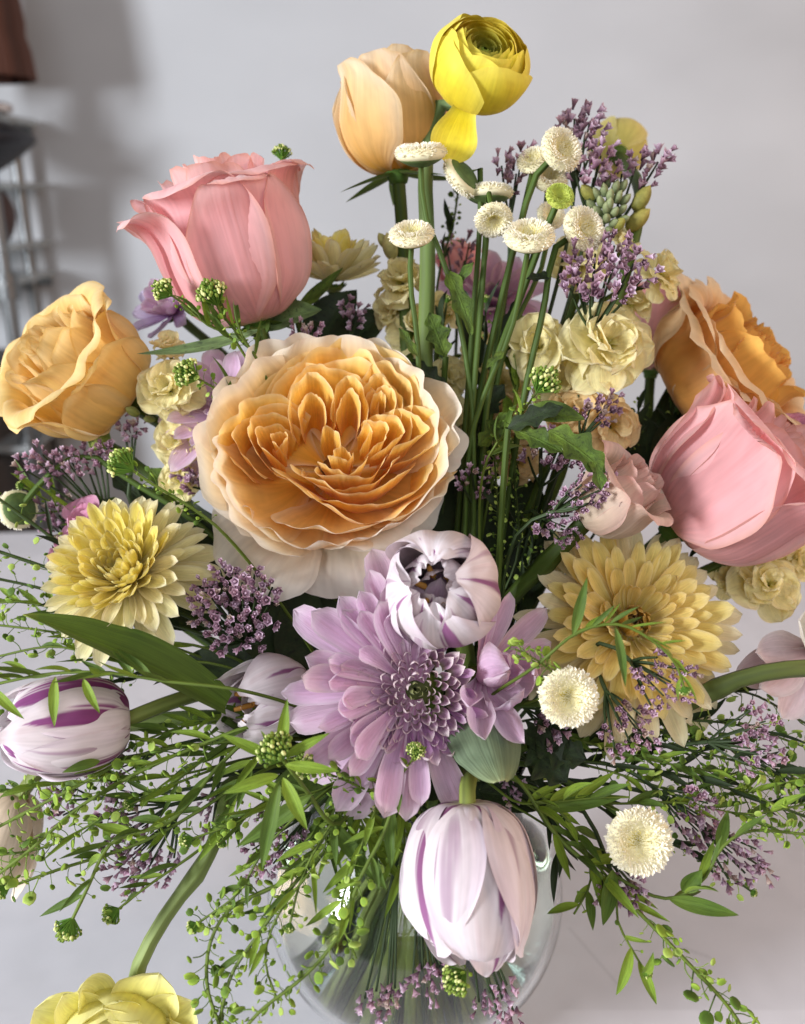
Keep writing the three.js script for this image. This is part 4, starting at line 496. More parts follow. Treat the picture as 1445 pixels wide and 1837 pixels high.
{ // an opened tulip whose loose petals spread past the right edge
  const c = at(1462, 1165, 0.43), ax = dirCam(0.35, 0.25, 0.9), root = thing('tulip', 'wide open blush and ivory tulip at the right edge', 'tulip', c), F = frame(c, ax), R = 165 / FPX * 0.43;
  [[-62, -4, 0.95, blush], [-84, 6, 1.02, blush], [-72, -14, 1.05, blush], [-106, 30, 0.92, ivory], [-150, 58, 1.0, ivory], [-190, 50, 1.0, ivory], [60, 30, 1, ivory], [120, 30, 1, blush], [-35, -10, 0.9, blush]].forEach(([a, el, l, col], i) => part(root, 'petal', rayPetal({ L: R * l, W: R * 0.22, bend: 0.15, hook: 0.2, cup: 0.4, wf: wRound(0.35, 0.6), col, nu: 12, nv: 20, seed: i + 3, ruf: 0.08 }), M.silk, F.clone().multiply(RY(a * DEG)).multiply(RX(-el * DEG))));
  part(root, 'pistil', lathe(spline2([[0.001, -0.2 * R], [0.1 * R, -0.15 * R], [0.13 * R, 0.1 * R], [0.1 * R, 0.2 * R], [0.001, 0.2 * R]]), 10, 14, () => C('#8f9a50')), M.stem, F);
  part(root, 'stem', tube(local(root, [at(1450, 1198, 0.405), at(1390, 1203, 0.4), at(1320, 1220, 0.405), at(1260, 1248, 0.415), at(1120, 1310, 0.44), ...mouthPts(at(1120, 1310, 0.44))]), 0.0042, 0.0038, { n: 30, col: ramp([0, '#7a8f58'], [1, '#4a6a34']) }), M.stem);
}
leafBranch({ name: 'tulip_leaf', cat: 'leaf', label: 'long broad green tulip leaf sweeping left under the pale yellow chrysanthemum', stem: [[402, 1290, 0.405], [470, 1330, 0.43]], leaves: [[[405, 1268, 0.402], [42, 1104, 0.372], 94, { bend: -0.35, fold: 0.3, cup: 0.15, col: greens.tulip, mat: M.blade, wf: (v) => Math.pow(Math.sin(Math.PI * clamp(0.14 + 0.86 * v)), 0.8), nrm: [0.12, 0.9, 0.7], nu: 12, nv: 30, twist: 0.25 }]] });
leafBranch({ name: 'tulip_leaf', cat: 'leaf', label: 'folded grey green tulip leaf tip above the hanging tulip', stem: [[850, 1300, 0.395], [845, 1330, 0.43]], leaves: [[[852, 1268, 0.392], [896, 1408, 0.36], 132, { bend: -0.9, fold: -0.15, cup: -0.35, col: greens.blue, mat: M.glaucous, wf: (v) => Math.pow(Math.sin(Math.PI * clamp(0.3 + 0.68 * v)), 0.6), nrm: [0.1, 0.55, 0.85], nu: 14, nv: 26, hook: 0.6 }]] });

// ------------------------------------------------------------ stock flowers
stock({ label: 'cream stock with two large ruffled blooms right of the button stems', seed: 51, b: [[1088, 622, 0.435, 88, [0.1, 0.2, 0.95], { n: 24 }], [968, 628, 0.445, 72, [-0.4, 0.25, 0.85], { n: 20 }], [1095, 765, 0.445, 66, [0.2, 0.1, 0.95], { pal: 'peach' }], [1030, 745, 0.45, 60, [-0.2, 0.2, 0.9], { pal: 'peach' }], [1000, 690, 0.455, 50, [0, 0.4, 0.9], {}]] });
stock({ label: 'cream stock with furry green bud tip at the upper right', seed: 52, top: [1098, 350, 0.452], b: [[1042, 470, 0.462, 58, [-0.3, 0.4, 0.8], {}], [1182, 492, 0.455, 54, [0.6, 0.5, 0.5], {}], [1120, 440, 0.46, 40, [0.3, 0.6, 0.6], { n: 12 }], [1130, 545, 0.465, 44, [0.3, 0.4, 0.8], {}]], buds: [...Array.from({ length: 20 }, (_, i) => { const a = i * 2.4, r = Math.sqrt(i / 20); return [1094 + Math.cos(a) * r * 36, 366 + Math.sin(a) * r * 48, 0.452 - 0.006 * (1 - r), 13, '#8fa890', [Math.cos(a) * r, 0.6 - Math.sin(a) * r * 0.8, 0.7]]; }), [1056, 348, 0.452, 22, '#a8ae48', [-0.6, 0.5, 0.5]], [1152, 356, 0.452, 25, '#a9a848', [0.5, 0.8, 0.4]], [1145, 394, 0.455, 26, '#b8b050', [0.6, 0.5, 0.4]], [1112, 402, 0.45, 16, '#b4b84a', [0.2, 0.3, 0.8]]] });
stock({ label: 'cream stock standing behind the apricot rose left of the ranunculus stem', seed: 53, b: [[722, 508, 0.47, 58, [-0.15, 0.6, 0.75], {}], [748, 592, 0.475, 54, [0.1, 0.4, 0.9], {}], [708, 560, 0.48, 42, [-0.4, 0.3, 0.8], {}]], buds: [[700, 442, 0.47, 24, '#d9d6a0', [-0.2, 0.8, 0.4]], [688, 432, 0.472, 16, '#c9cf90', [-0.5, 0.7, 0.4]]] });
stock({ label: 'cream stock bloom low between the garden rose and thin button stems', seed: 54, b: [[808, 680, 0.462, 44, [0.3, 0.3, 0.9], {}], [800, 740, 0.462, 38, [0.1, 0.2, 0.9], {}], [905, 740, 0.468, 46, [0, 0.2, 0.9], { pal: 'peach' }], [930, 830, 0.468, 42, [0, 0.2, 0.9], { pal: 'peach' }]] });
stock({ label: 'cream stock with yellow green heart left of the apricot garden rose', seed: 55, b: [[306, 700, 0.44, 58, [-0.15, 0.25, 0.95], { n: 22 }], [300, 625, 0.45, 38, [-0.2, 0.7, 0.6], { n: 12 }], [322, 790, 0.45, 50, [-0.2, 0, 0.95], {}], [325, 862, 0.458, 40, [-0.2, -0.1, 0.95], {}]], buds: [[238, 738, 0.45, 15, '#8f9f48', [-0.5, 0.3, 0.7]], [268, 752, 0.452, 12, '#7f9458', [-0.5, 0, 0.7]]] });
stock({ label: 'yellow cream stock under the right pink rose at the right edge', seed: 56, b: [[1385, 962, 0.455, 60, [0.2, 0.4, 0.85], {}], [1378, 1050, 0.452, 62, [-0.1, 0.3, 0.9], {}], [1310, 1040, 0.465, 40, [-0.3, 0.3, 0.85], {}], [1432, 1010, 0.46, 40, [0.3, 0.3, 0.85], {}]] });
stock({ label: 'pink stock blooms behind the pale yellow chrysanthemum at left', seed: 57, pal: 'pink', b: [[160, 945, 0.45, 56, [-0.3, 0.5, 0.8], {}], [125, 995, 0.445, 48, [-0.6, 0.1, 0.8], {}]] });
stock({ label: 'white stock bloom in shade between the roses and the right chrysanthemum', seed: 58, b: [[985, 1000, 0.47, 50, [-0.2, 0.4, 0.9], {}], [935, 1040, 0.475, 34, [-0.2, 0.4, 0.9], {}]] });
stock({ label: 'cream stock blooms crowded behind the lower button stems', seed: 60, b: [[790, 560, 0.49, 44, [0.1, 0.4, 0.9], {}], [868, 640, 0.485, 46, [0.2, 0.3, 0.9], {}], [900, 690, 0.48, 44, [-0.1, 0.3, 0.9], {}], [925, 780, 0.475, 46, [0.1, 0.2, 0.95], { pal: 'peach' }], [840, 765, 0.475, 40, [-0.1, 0.2, 0.95], {}]] });
stock({ label: 'small pink stock bloom at the right edge beside the pink rose', seed: 59, pal: 'pink', b: [[1432, 778, 0.47, 40, [0.3, 0.4, 0.85], {}]] });

// ------------------------------------------------------------ button flowers
const lobed = (n, o = {}) => ({ wf: wLobe(n), fold: 0.25, col: greens.leaf, ruf: 0.12, nu: 8, nv: 32, ...o });
[
  [755, 281, 0.425, 49, [-0.05, 0.88, 0.42], 'cream button flower nearest the bent ranunculus stem, directly under the bloom', { via: [[762, 380, 0.428], [800, 480, 0.43], [836, 640, 0.432], [850, 800, 0.43]], leaves: [[[803, 485, 0.43], [846, 600, 0.425], 44, lobed(2.5, { bend: -0.7 })], [[812, 520, 0.43], [850, 470, 0.425], 26, lobed(2)]] }],
  [739, 426, 0.415, 43, [-0.08, 0.72, 0.66], 'cream button flower on its own thin straight stem above the apricot rose', { via: [[736, 500, 0.417], [748, 600, 0.42], [752, 690, 0.425]], leaves: [[[750, 640, 0.42], [716, 588, 0.418], 22, lobed(2)]] }],
  [832, 315, 0.435, 44, [-0.62, -0.45, -0.5], 'cream button flower turned away showing its green back under the ranunculus', { via: [[858, 290, 0.438], [862, 380, 0.44], [850, 560, 0.44], [835, 760, 0.44]] }],
  [877, 352, 0.442, 46, [0.0, 0.93, 0.15], 'cream button flower behind the one hanging face down', { via: [[872, 450, 0.445], [850, 600, 0.445]] }],
  [886, 392, 0.425, 36, [0.02, -0.72, 0.62], 'small cream button flower hanging face down on a bent stem', { via: [[880, 355, 0.428], [876, 348, 0.432], [872, 420, 0.432], [862, 560, 0.432], [846, 760, 0.432]] }],
  [950, 430, 0.415, 49, [-0.05, 0.68, 0.7], 'broad cream button flower at the front of the upper right group', { via: [[938, 500, 0.417], [915, 600, 0.42], [872, 700, 0.425], [845, 790, 0.43]], leaves: [[[905, 630, 0.42], [872, 660, 0.418], 20, lobed(2)]] }],
  [1044, 413, 0.42, 44, [0.42, 0.12, 0.9], 'tall tilted cream button flower facing right above the mauve statice', { via: [[1000, 440, 0.425], [975, 560, 0.425], [945, 690, 0.43]], leaves: [[[990, 495, 0.425], [945, 500, 0.42], 24, lobed(2, { col: greens.dark })]] }],
  [1004, 271, 0.425, 43, [0.42, 0.1, 0.9], 'topmost cream button flower beside the dark mauve statice', { via: [[965, 310, 0.432], [930, 420, 0.435], [885, 600, 0.435], [850, 770, 0.435]] }],
  [958, 290, 0.445, 32, [-0.35, 0.45, 0.8], 'small cream button flower tucked left of the topmost one', { via: [[950, 330, 0.446], [900, 560, 0.446]] }],
  [985, 322, 0.452, 36, [0.1, 0.4, 0.85], 'dull cream button flower in shade behind the green one', { via: [[975, 400, 0.452], [910, 600, 0.45]] }],
  [1004, 354, 0.418, 27, [0.08, 0.25, 0.95], 'small yellow green unopened button flower', { green: 1, via: [[985, 400, 0.425], [940, 520, 0.43], [880, 690, 0.43]] }],
  [988, 388, 0.45, 28, [0.2, 0.2, 0.9], 'small cream button flower half hidden under the green one', { via: [[975, 470, 0.45], [900, 650, 0.448]] }],
  [1019, 1250, 0.366, 56, [0.0, 0.1, 1], 'large cream button flower before the right yellow chrysanthemum', { via: [[985, 1262, 0.385], [915, 1268, 0.4]] }],
  [1146, 1508, 0.376, 62, [-0.04, 0.16, 0.95], 'large fluffy cream button flower hanging low at right over the table', { via: [[1110, 1460, 0.395], [1030, 1410, 0.41], [940, 1370, 0.42]] }],
  [34, 913, 0.455, 38, [-0.6, -0.15, -0.6], 'cream button flower seen from behind at the left edge', { via: [[90, 850, 0.456], [150, 815, 0.456], [230, 860, 0.456], [400, 980, 0.456]] }],
].forEach(button);

// ------------------------------------------------------------ statice sprays
const UP = [0, 1, 0.1];
[
  [1040, 240, 0.455, 42, 30, 46, [0.1, 1, 0], 'dark mauve statice at the very top right of the button flowers', { len: 2.4, dark: 1, fr: 12 }],
  [915, 312, 0.455, 36, 30, 26, UP, 'mauve statice between the yellow ranunculus and the button flowers', { len: 2.4, fr: 12 }],
  [1062, 300, 0.45, 36, 34, 36, [0.1, 1, 0.1], 'mauve statice just right of the topmost button flower', { len: 2.2, fr: 12 }],
  [1158, 308, 0.455, 46, 26, 30, [0.5, 1, 0.1], 'mauve statice fanning out right of the furry stock buds', { len: 2.4, fr: 12 }],
  [1082, 490, 0.42, 72, 56, 84, [0.1, 1, 0.5], 'wide mauve statice cluster above the large cream stock', { fr: 12.5 }],
  [424, 1088, 0.405, 78, 78, 190, [0, 0.7, 0.9], 'dense dome of mauve statice under the white guard petal of the apricot rose', { fr: 9.5 }],
  [985, 815, 0.43, 48, 34, 44, [0.1, 0.8, 0.6], 'mauve statice under the lobed leaf in the middle right', {}],
  [1062, 880, 0.395, 56, 38, 50, [0.8, 0.5, 0.6], 'mauve statice lying over the blush half open rose', { fr: 8.5 }],
  [1002, 945, 0.41, 42, 36, 40, [0.3, -0.2, 0.9], 'pinkish statice hanging above the big diagonal green stem', { fr: 8.5 }],
  [1076, 738, 0.43, 38, 28, 32, [0.5, 0.8, 0.4], 'mauve statice on the peach stock right of the lobed leaf', {}],
  [552, 598, 0.45, 32, 12, 20, [0.2, 1, 0.3], 'mauve statice peeping over the top of the apricot rose', {}],
  [634, 566, 0.47, 24, 18, 16, [0.1, 1, 0.2], 'dark statice tuft behind the apricot rose', { dark: 1 }],
  [92, 838, 0.455, 62, 24, 44, [-0.7, 0.7, 0.1], 'mauve statice reaching left below the golden rose', { len: 2.4 }],
  [168, 822, 0.458, 44, 22, 30, [-0.2, 1, 0.1], 'mauve statice right of the green bud under the golden rose', { len: 3 }],
  [236, 768, 0.458, 26, 14, 16, [0, 1, 0], 'small pale statice tuft between golden rose and left cream stock', { len: 3 }],
  [95, 925, 0.462, 60, 36, 34, [-0.5, 0.6, 0.1], 'faded statice behind the left edge button flower', { dark: 1 }],
  [1190, 1222, 0.372, 56, 56, 58, [0.5, -0.3, 0.9], 'mauve statice across the lower petals of the right yellow chrysanthemum', { fr: 8.5 }],
  [1128, 1306, 0.39, 56, 46, 48, [0.3, -0.6, 0.6], 'mauve statice hanging under the right yellow chrysanthemum', { fr: 8.5 }],
  [1356, 1322, 0.4, 42, 56, 50, [0.8, 0.2, 0.4], 'mauve statice among the green sprigs near the right edge', { fr: 9.5 }],
  [1252, 1465, 0.4, 42, 50, 46, [0.7, -0.4, 0.4], 'mauve statice right of the low fluffy button flower', { fr: 9.5 }],
  [1332, 1542, 0.395, 58, 40, 50, [0.8, -0.6, 0.3], 'mauve statice drooping lowest near the right edge', { fr: 9.5 }],
  [1116, 1592, 0.386, 42, 28, 34, [0.4, -0.8, 0.4], 'mauve statice directly below the low fluffy button flower', { fr: 10 }],
  [490, 1515, 0.395, 52, 58, 52, [-0.6, -0.4, 0.4], 'mauve statice left of the vase over the curved stem', { fr: 9 }],
  [226, 1462, 0.41, 42, 52, 50, [-0.8, -0.1, 0.3], 'mauve statice under the left tulip beside the drooping stem', { fr: 10 }],
  [256, 1552, 0.405, 62, 36, 52, [-0.5, -0.7, 0.3], 'mauve statice drooping left of the lemon ranunculus stem', { fr: 10 }],
  [112, 1436, 0.425, 26, 34, 26, [-0.9, 0, 0.2], 'pale lilac statice at far lower left behind the sprigs', {}],
  [380, 1452, 0.42, 16, 34, 18, [-0.2, -0.9, 0.2], 'small statice tuft beside the lemon ranunculus stem', {}],
  [690, 1788, 0.38, 38, 24, 28, [-0.1, -1, 0.3], 'mauve statice hanging at the bottom before the vase foot', { len: 6, fr: 9.5 }],
  [772, 1752, 0.378, 34, 34, 32, [0.1, -1, 0.3], 'mauve statice hanging just left under the white tulip tip', { len: 5, fr: 9.5 }],
  [892, 1792, 0.386, 38, 46, 34, [0.3, -1, 0.2], 'mauve statice hanging right of the vase foot', { len: 4, fr: 9.5 }],
  [860, 862, 0.43, 34, 40, 30, [0, 0.8, 0.5], 'dark statice at the right rim of the apricot rose', { dark: 1, fr: 8 }],
  [985, 1302, 0.41, 42, 26, 26, [0.5, -0.3, 0.5], 'shaded pink statice under the large button flower', { dark: 1 }],
  [914, 1400, 0.415, 16, 32, 16, [0.2, -0.9, 0.2], 'shaded statice right of the grey green tulip leaf', { dark: 1 }],
  [820, 470, 0.51, 40, 46, 26, UP, 'blurred statice far behind the stem of the tall ranunculus', { dark: 1 }],
  [345, 858, 0.452, 26, 18, 16, [-0.5, 0.4, 0.5], 'small statice tuft touching the left of the apricot rose', {}],
  [205, 1375, 0.42, 50, 30, 30, [-0.8, -0.2, 0.3], 'shaded statice close below the purple flamed left tulip', { dark: 1 }],
].forEach(statice);

// ------------------------------------------------------------ pennycress sprigs
[
  [[[470, 660, 0.425], [430, 600, 0.422], [402, 570, 0.42], [384, 535, 0.415]], 'pennycress sprig with round bud head in front of the left pink rose', { head: 36, n: 30, t0: 0.3, pr: 15, nl: 6, l0: 0.1, l1: 0.8, sr: 5 }],
  [[[425, 615, 0.424], [365, 578, 0.42], [330, 545, 0.418], [300, 524, 0.415]], 'pennycress sprig reaching left under the left pink rose', { head: 28, n: 14, t0: 0.55, pr: 12, nl: 8, l0: 0.1, l1: 0.6, sr: 4.5, ll: 62 }],
  [[[440, 745, 0.425], [395, 702, 0.424], [344, 674, 0.415]], 'pennycress sprig with bud head over the left cream stock', { head: 34, n: 20, pr: 15, nl: 1 }],
  [[[395, 950, 0.4], [330, 902, 0.4], [270, 866, 0.4], [228, 836, 0.4]], 'pennycress sprig with bud head above the pale yellow chrysanthemum', { head: 38, n: 26, t0: 0.1, pr: 16, nl: 0, sr: 5 }],
  [[[520, 480, 0.475], [514, 400, 0.475], [508, 330, 0.475], [506, 280, 0.475]], 'thin upright pennycress sprig right behind the left pink rose', { head: 22, n: 26, pr: 11, nl: 0, sr: 3 }],
  [[[872, 830, 0.41], [930, 750, 0.405], [972, 692, 0.398]], 'pennycress sprig with pale flower head before the large cream stock', { head: 38, n: 22, t0: 0.45, pr: 14, nl: 4, leaves: [[[945, 740, 0.402], [1050, 752, 0.398], 52, { col: greens.leaf, mat: M.leaf }]] }],
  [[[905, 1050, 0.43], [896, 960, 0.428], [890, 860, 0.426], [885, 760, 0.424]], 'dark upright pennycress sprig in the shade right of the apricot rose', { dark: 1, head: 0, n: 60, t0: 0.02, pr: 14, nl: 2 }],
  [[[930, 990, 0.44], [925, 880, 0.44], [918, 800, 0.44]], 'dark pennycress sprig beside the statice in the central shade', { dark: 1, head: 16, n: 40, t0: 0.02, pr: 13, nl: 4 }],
  [[[790, 480, 0.5], [812, 410, 0.5], [822, 345, 0.5]], 'blurred pennycress sprig far behind the top button flowers', { dark: 1, head: 12, n: 24, pr: 12, nl: 4, ll: 50 }],
  [[[965, 1192, 0.366], [1040, 1133, 0.36], [1110, 1120, 0.358], [1172, 1150, 0.358], [1212, 1190, 0.358], [1228, 1235, 0.36]], 'curved pennycress stem arching over the right yellow chrysanthemum', { head: 14, n: 0, nl: 15, l0: 0.3, l1: 0.98, ll: 52, lw: 11, sr: 5, leaves: [[[1028, 1140, 0.36], [1054, 1035, 0.36], 24, { bend: 0.2, col: greens.leaf }], [[1104, 1125, 0.358], [1122, 1232, 0.356], 20, { col: greens.leaf }]] }],
  [[[1010, 1228, 0.372], [985, 1200, 0.37], [950, 1176, 0.368], [925, 1165, 0.366]], 'bunch of round pods left of the large cream button flower', { head: 0, n: 34, t0: 0.1, pr: 22, nl: 0 }],
  [[[440, 1240, 0.38], [300, 1222, 0.374], [180, 1206, 0.37], [80, 1210, 0.37], [-10, 1228, 0.37]], 'leafy pennycress stem crossing over the purple flamed left tulip', { head: 0, n: 0, nl: 14, l0: 0.3, l1: 0.97, ll: 80, lw: 17, sr: 5.5, leaves: [[[100, 1214, 0.37], [98, 1305, 0.368], 24, { bend: -0.2 }], [[150, 1218, 0.37], [180, 1280, 0.366], 20, {}], [[180, 1210, 0.37], [158, 1196, 0.366], 14, {}], [[180, 1365, 0.378], [112, 1386, 0.37], 22, { col: greens.leaf }], [[-20, 1230, 0.37], [44, 1290, 0.366], 22, {}]] }],
  [[[470, 1300, 0.4], [360, 1336, 0.395], [250, 1385, 0.39], [140, 1450, 0.385], [60, 1520, 0.38], [-15, 1578, 0.378]], 'long pennycress sprig running to the left edge below the tulip', { n: 62, t0: 0.15, pr: 26, nl: 6, head: 24, sr: 6 }],
  [[[470, 1310, 0.405], [395, 1372, 0.4], [306, 1473, 0.39], [201, 1512, 0.385], [158, 1592, 0.382], [126, 1658, 0.38]], 'pennycress sprig bending down to a bud head at lower left', { n: 16, t0: 0.4, t1: 0.9, pr: 24, nl: 12, l0: 0.15, l1: 0.92, ll: 85, lw: 20, head: 30, sr: 6 }],
  [[[440, 1400, 0.41], [352, 1458, 0.405], [252, 1512, 0.4], [108, 1559, 0.395], [10, 1594, 0.392]], 'pennycress sprig with hanging pods below the left statice', { n: 48, pr: 25, nl: 5, head: 20, sr: 5 }],
  [[[330, 1545, 0.4], [262, 1592, 0.395], [206, 1636, 0.392]], 'short pennycress sprig with white bud tip at lower left', { n: 6, t0: 0.6, pr: 14, nl: 4, head: 24 }],
  [[[430, 1330, 0.41], [260, 1352, 0.4], [120, 1420, 0.395], [-15, 1490, 0.392]], 'pennycress sprig just beneath the purple flamed left tulip', { n: 50, pr: 22, nl: 6, head: 20, sr: 6 }],
  [[[620, 1450, 0.385], [520, 1573, 0.375], [413, 1631, 0.368], [378, 1690, 0.366], [372, 1768, 0.364], [398, 1850, 0.362]], 'pennycress sprig curling down beside the lemon ranunculus', { n: 56, t0: 0.2, pr: 26, nl: 2, head: 0, sr: 5.5 }],
  [[[610, 1500, 0.382], [532, 1581, 0.372], [468, 1671, 0.366], [417, 1746, 0.364], [390, 1850, 0.364]], 'pennycress sprig running beside the curled one left of the vase', { n: 34, t0: 0.4, pr: 22, nl: 6, head: 0, ll: 85, sr: 5.5 }],
  [[[720, 1400, 0.38], [690, 1490, 0.372], [648, 1573, 0.366], [600, 1689, 0.36], [545, 1752, 0.358], [465, 1816, 0.356], [420, 1870, 0.355]], 'pennycress sprig crossing before the vase to the lower left', { n: 54, t0: 0.3, pr: 26, nl: 5, l1: 0.5, head: 0, sr: 5.5 }],
  [[[600, 1480, 0.375], [548, 1415, 0.365], [500, 1352, 0.355]], 'bright leafy pennycress tip in front of the half hidden tulip', { n: 8, t0: 0.7, pr: 14, nl: 0, head: 42, sr: 7, leaves: [[[498, 1362, 0.358], [394, 1316, 0.355], 24, {}], [[505, 1350, 0.358], [516, 1252, 0.355], 26, { bend: -0.2 }], [[512, 1358, 0.357], [592, 1315, 0.352], 22, {}], [[512, 1372, 0.357], [610, 1384, 0.352], 26, {}], [[500, 1390, 0.358], [400, 1424, 0.352], 28, {}], [[508, 1395, 0.357], [552, 1490, 0.35], 30, {}], [[502, 1400, 0.358], [470, 1560, 0.36], 34, { col: greens.leaf }], [[560, 1425, 0.365], [424, 1520, 0.366], 36, { col: greens.leaf, bend: 0.4 }], [[496, 1350, 0.356], [468, 1310, 0.352], 12, {}]] }],
  [[[760, 1440, 0.385], [680, 1425, 0.378], [610, 1396, 0.372], [556, 1376, 0.368]], 'pennycress sprig with pods under the lavender front bloom', { n: 46, t0: 0.1, pr: 20, nl: 8, head: 30, ll: 60 }],
  [[[720, 1390, 0.376], [738, 1366, 0.37], [745, 1350, 0.366]], 'tiny pennycress bud tip on the lower petals of the lavender front bloom', { n: 4, pr: 12, nl: 3, head: 22, ll: 40 }],
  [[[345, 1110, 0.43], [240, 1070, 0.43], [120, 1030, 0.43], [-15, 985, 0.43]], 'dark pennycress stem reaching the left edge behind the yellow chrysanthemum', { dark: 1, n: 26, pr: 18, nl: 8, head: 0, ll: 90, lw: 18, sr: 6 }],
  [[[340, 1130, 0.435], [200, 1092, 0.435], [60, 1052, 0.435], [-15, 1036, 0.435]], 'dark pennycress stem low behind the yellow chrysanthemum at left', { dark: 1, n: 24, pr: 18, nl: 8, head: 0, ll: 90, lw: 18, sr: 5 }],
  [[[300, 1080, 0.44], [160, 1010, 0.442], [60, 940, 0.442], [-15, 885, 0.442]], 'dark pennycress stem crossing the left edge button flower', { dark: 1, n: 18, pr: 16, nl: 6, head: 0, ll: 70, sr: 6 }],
  [[[360, 1160, 0.43], [200, 1150, 0.43], [70, 1130, 0.43], [-15, 1120, 0.43]], 'feathery pennycress sprig above the left tulip', { n: 34, pr: 20, nl: 10, head: 0, ll: 80, lw: 12 }],
  [[[380, 1190, 0.425], [230, 1190, 0.425], [100, 1160, 0.425], [-15, 1180, 0.425]], 'feathery pennycress sprig right above the leafy stem on the tulip', { n: 24, pr: 20, nl: 10, head: 0, ll: 80, lw: 12 }],
  [[[930, 1400, 0.4], [1000, 1500, 0.392], [1080, 1572, 0.385], [1150, 1640, 0.38], [1235, 1728, 0.372], [1310, 1810, 0.368], [1345, 1870, 0.366]], 'long pennycress sprig falling to the lower right over the table', { n: 40, t0: 0.55, pr: 30, nl: 10, l0: 0.05, l1: 0.5, ll: 90, lw: 22, head: 0, sr: 6 }],
  [[[1110, 1575, 0.384], [1200, 1612, 0.38], [1260, 1580, 0.378], [1296, 1520, 0.376], [1340, 1492, 0.375], [1460, 1498, 0.375]], 'pennycress sprig curving up to the right edge below the statice', { n: 40, t0: 0.68, pr: 17, nl: 6, l0: 0.2, l1: 0.7, ll: 90, lw: 24, head: 0, sr: 5, leaves: [[[1200, 1612, 0.38], [1326, 1642, 0.372], 34, { col: greens.leaf }], [[1225, 1600, 0.38], [1260, 1560, 0.374], 40, { col: greens.leaf, bend: 0.5 }]] }],
  [[[1102, 1590, 0.384], [1108, 1650, 0.38], [1135, 1705, 0.378], [1158, 1742, 0.376]], 'little pennycress sprig with curled leaves hanging at lower right', { n: 3, pr: 14, nl: 0, head: 15, sr: 4, leaves: [[[1132, 1700, 0.378], [1106, 1784, 0.374], 24, { bend: -1.1 }], [[1145, 1725, 0.377], [1178, 1802, 0.372], 22, {}], [[1155, 1745, 0.376], [1172, 1708, 0.37], 20, { bend: -1.2 }], [[1122, 1680, 0.378], [1165, 1690, 0.372], 10, { bend: -2.2 }], [[1100, 1560, 0.384], [1082, 1660, 0.378], 36, { col: greens.leaf }]] }],
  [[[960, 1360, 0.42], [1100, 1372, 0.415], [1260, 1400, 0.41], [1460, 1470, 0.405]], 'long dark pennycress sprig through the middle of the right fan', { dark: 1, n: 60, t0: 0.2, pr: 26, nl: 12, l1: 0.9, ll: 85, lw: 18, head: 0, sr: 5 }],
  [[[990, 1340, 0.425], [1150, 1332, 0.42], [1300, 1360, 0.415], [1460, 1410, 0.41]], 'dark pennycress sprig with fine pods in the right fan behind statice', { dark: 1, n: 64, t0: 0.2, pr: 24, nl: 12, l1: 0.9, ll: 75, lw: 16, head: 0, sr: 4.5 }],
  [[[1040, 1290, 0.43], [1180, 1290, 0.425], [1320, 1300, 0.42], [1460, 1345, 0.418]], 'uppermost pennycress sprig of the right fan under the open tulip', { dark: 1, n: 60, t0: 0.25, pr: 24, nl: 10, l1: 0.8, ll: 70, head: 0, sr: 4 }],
  [[[950, 1410, 0.41], [1080, 1440, 0.405], [1220, 1440, 0.4], [1340, 1460, 0.397], [1460, 1440, 0.395]], 'green pennycress sprig low in the right fan above the statice', { n: 50, t0: 0.35, pr: 22, nl: 12, l1: 0.9, ll: 80, lw: 18, head: 0 }],
  [[[930, 1440, 0.4], [980, 1440, 0.396], [1060, 1432, 0.392], [1130, 1430, 0.39]], 'short leafy pennycress sprig right of the hanging tulip', { n: 0, nl: 6, ll: 90, lw: 26, head: 0, leaves: [[[970, 1452, 0.395], [1124, 1428, 0.39], 32, { col: greens.leaf, bend: 0.3 }]] }],
  [[[1000, 1400, 0.415], [1130, 1480, 0.41], [1260, 1540, 0.405], [1350, 1600, 0.402]], 'dark pennycress sprig behind the low fluffy button flower', { dark: 1, n: 24, t0: 0.5, pr: 20, nl: 10, ll: 80, lw: 20, head: 10 }],
  [[[1060, 1200, 0.43], [1200, 1260, 0.428], [1330, 1240, 0.43], [1450, 1300, 0.43]], 'dark pennycress sprig in shade below the open blush tulip', { dark: 1, n: 40, t0: 0.2, pr: 20, nl: 14, ll: 70, head: 0 }],
  [[[830, 1730, 0.372], [840, 1740, 0.37], [826, 1752, 0.368]], 'pale green pennycress flower head under the hanging tulip tip', { n: 5, pr: 16, nl: 0, head: 36 }],
  [[[1230, 1010, 0.45], [1260, 960, 0.45], [1248, 930, 0.45]], 'dark pennycress bud tip between the right chrysanthemum and stock', { dark: 1, n: 10, pr: 15, nl: 3, head: 34, ll: 50 }],
  [[[640, 1440, 0.4], [660, 1500, 0.392], [690, 1580, 0.385]], 'leafy pennycress stem tip hanging over the vase rim', { n: 14, pr: 18, nl: 8, ll: 110, lw: 24, head: 0, leaves: [[[580, 1460, 0.385], [686, 1592, 0.37], 34, { col: greens.leaf, bend: 0.3 }], [[700, 1440, 0.385], [702, 1560, 0.375], 30, { col: greens.leaf }]] }],
  [[[490, 1286, 0.42], [400, 1290, 0.416], [320, 1306, 0.412], [240, 1336, 0.41]], 'grassy pennycress sprig filling the gap right of the purple flamed tulip', { n: 26, pr: 17, nl: 16, l1: 0.95, ll: 70, lw: 14, head: 10 }],
  [[[490, 1330, 0.415], [390, 1350, 0.41], [300, 1412, 0.405], [236, 1440, 0.402]], 'pennycress sprig over the stem end of the lemon ranunculus', { n: 34, pr: 19, nl: 14, l1: 0.9, ll: 75, head: 16 }],
  [[[470, 1350, 0.41], [430, 1420, 0.405], [400, 1510, 0.402]], 'short leafy pennycress sprig beside the top of the drooping stem', { n: 12, pr: 18, nl: 12, l1: 0.95, ll: 80, lw: 18, head: 12 }],
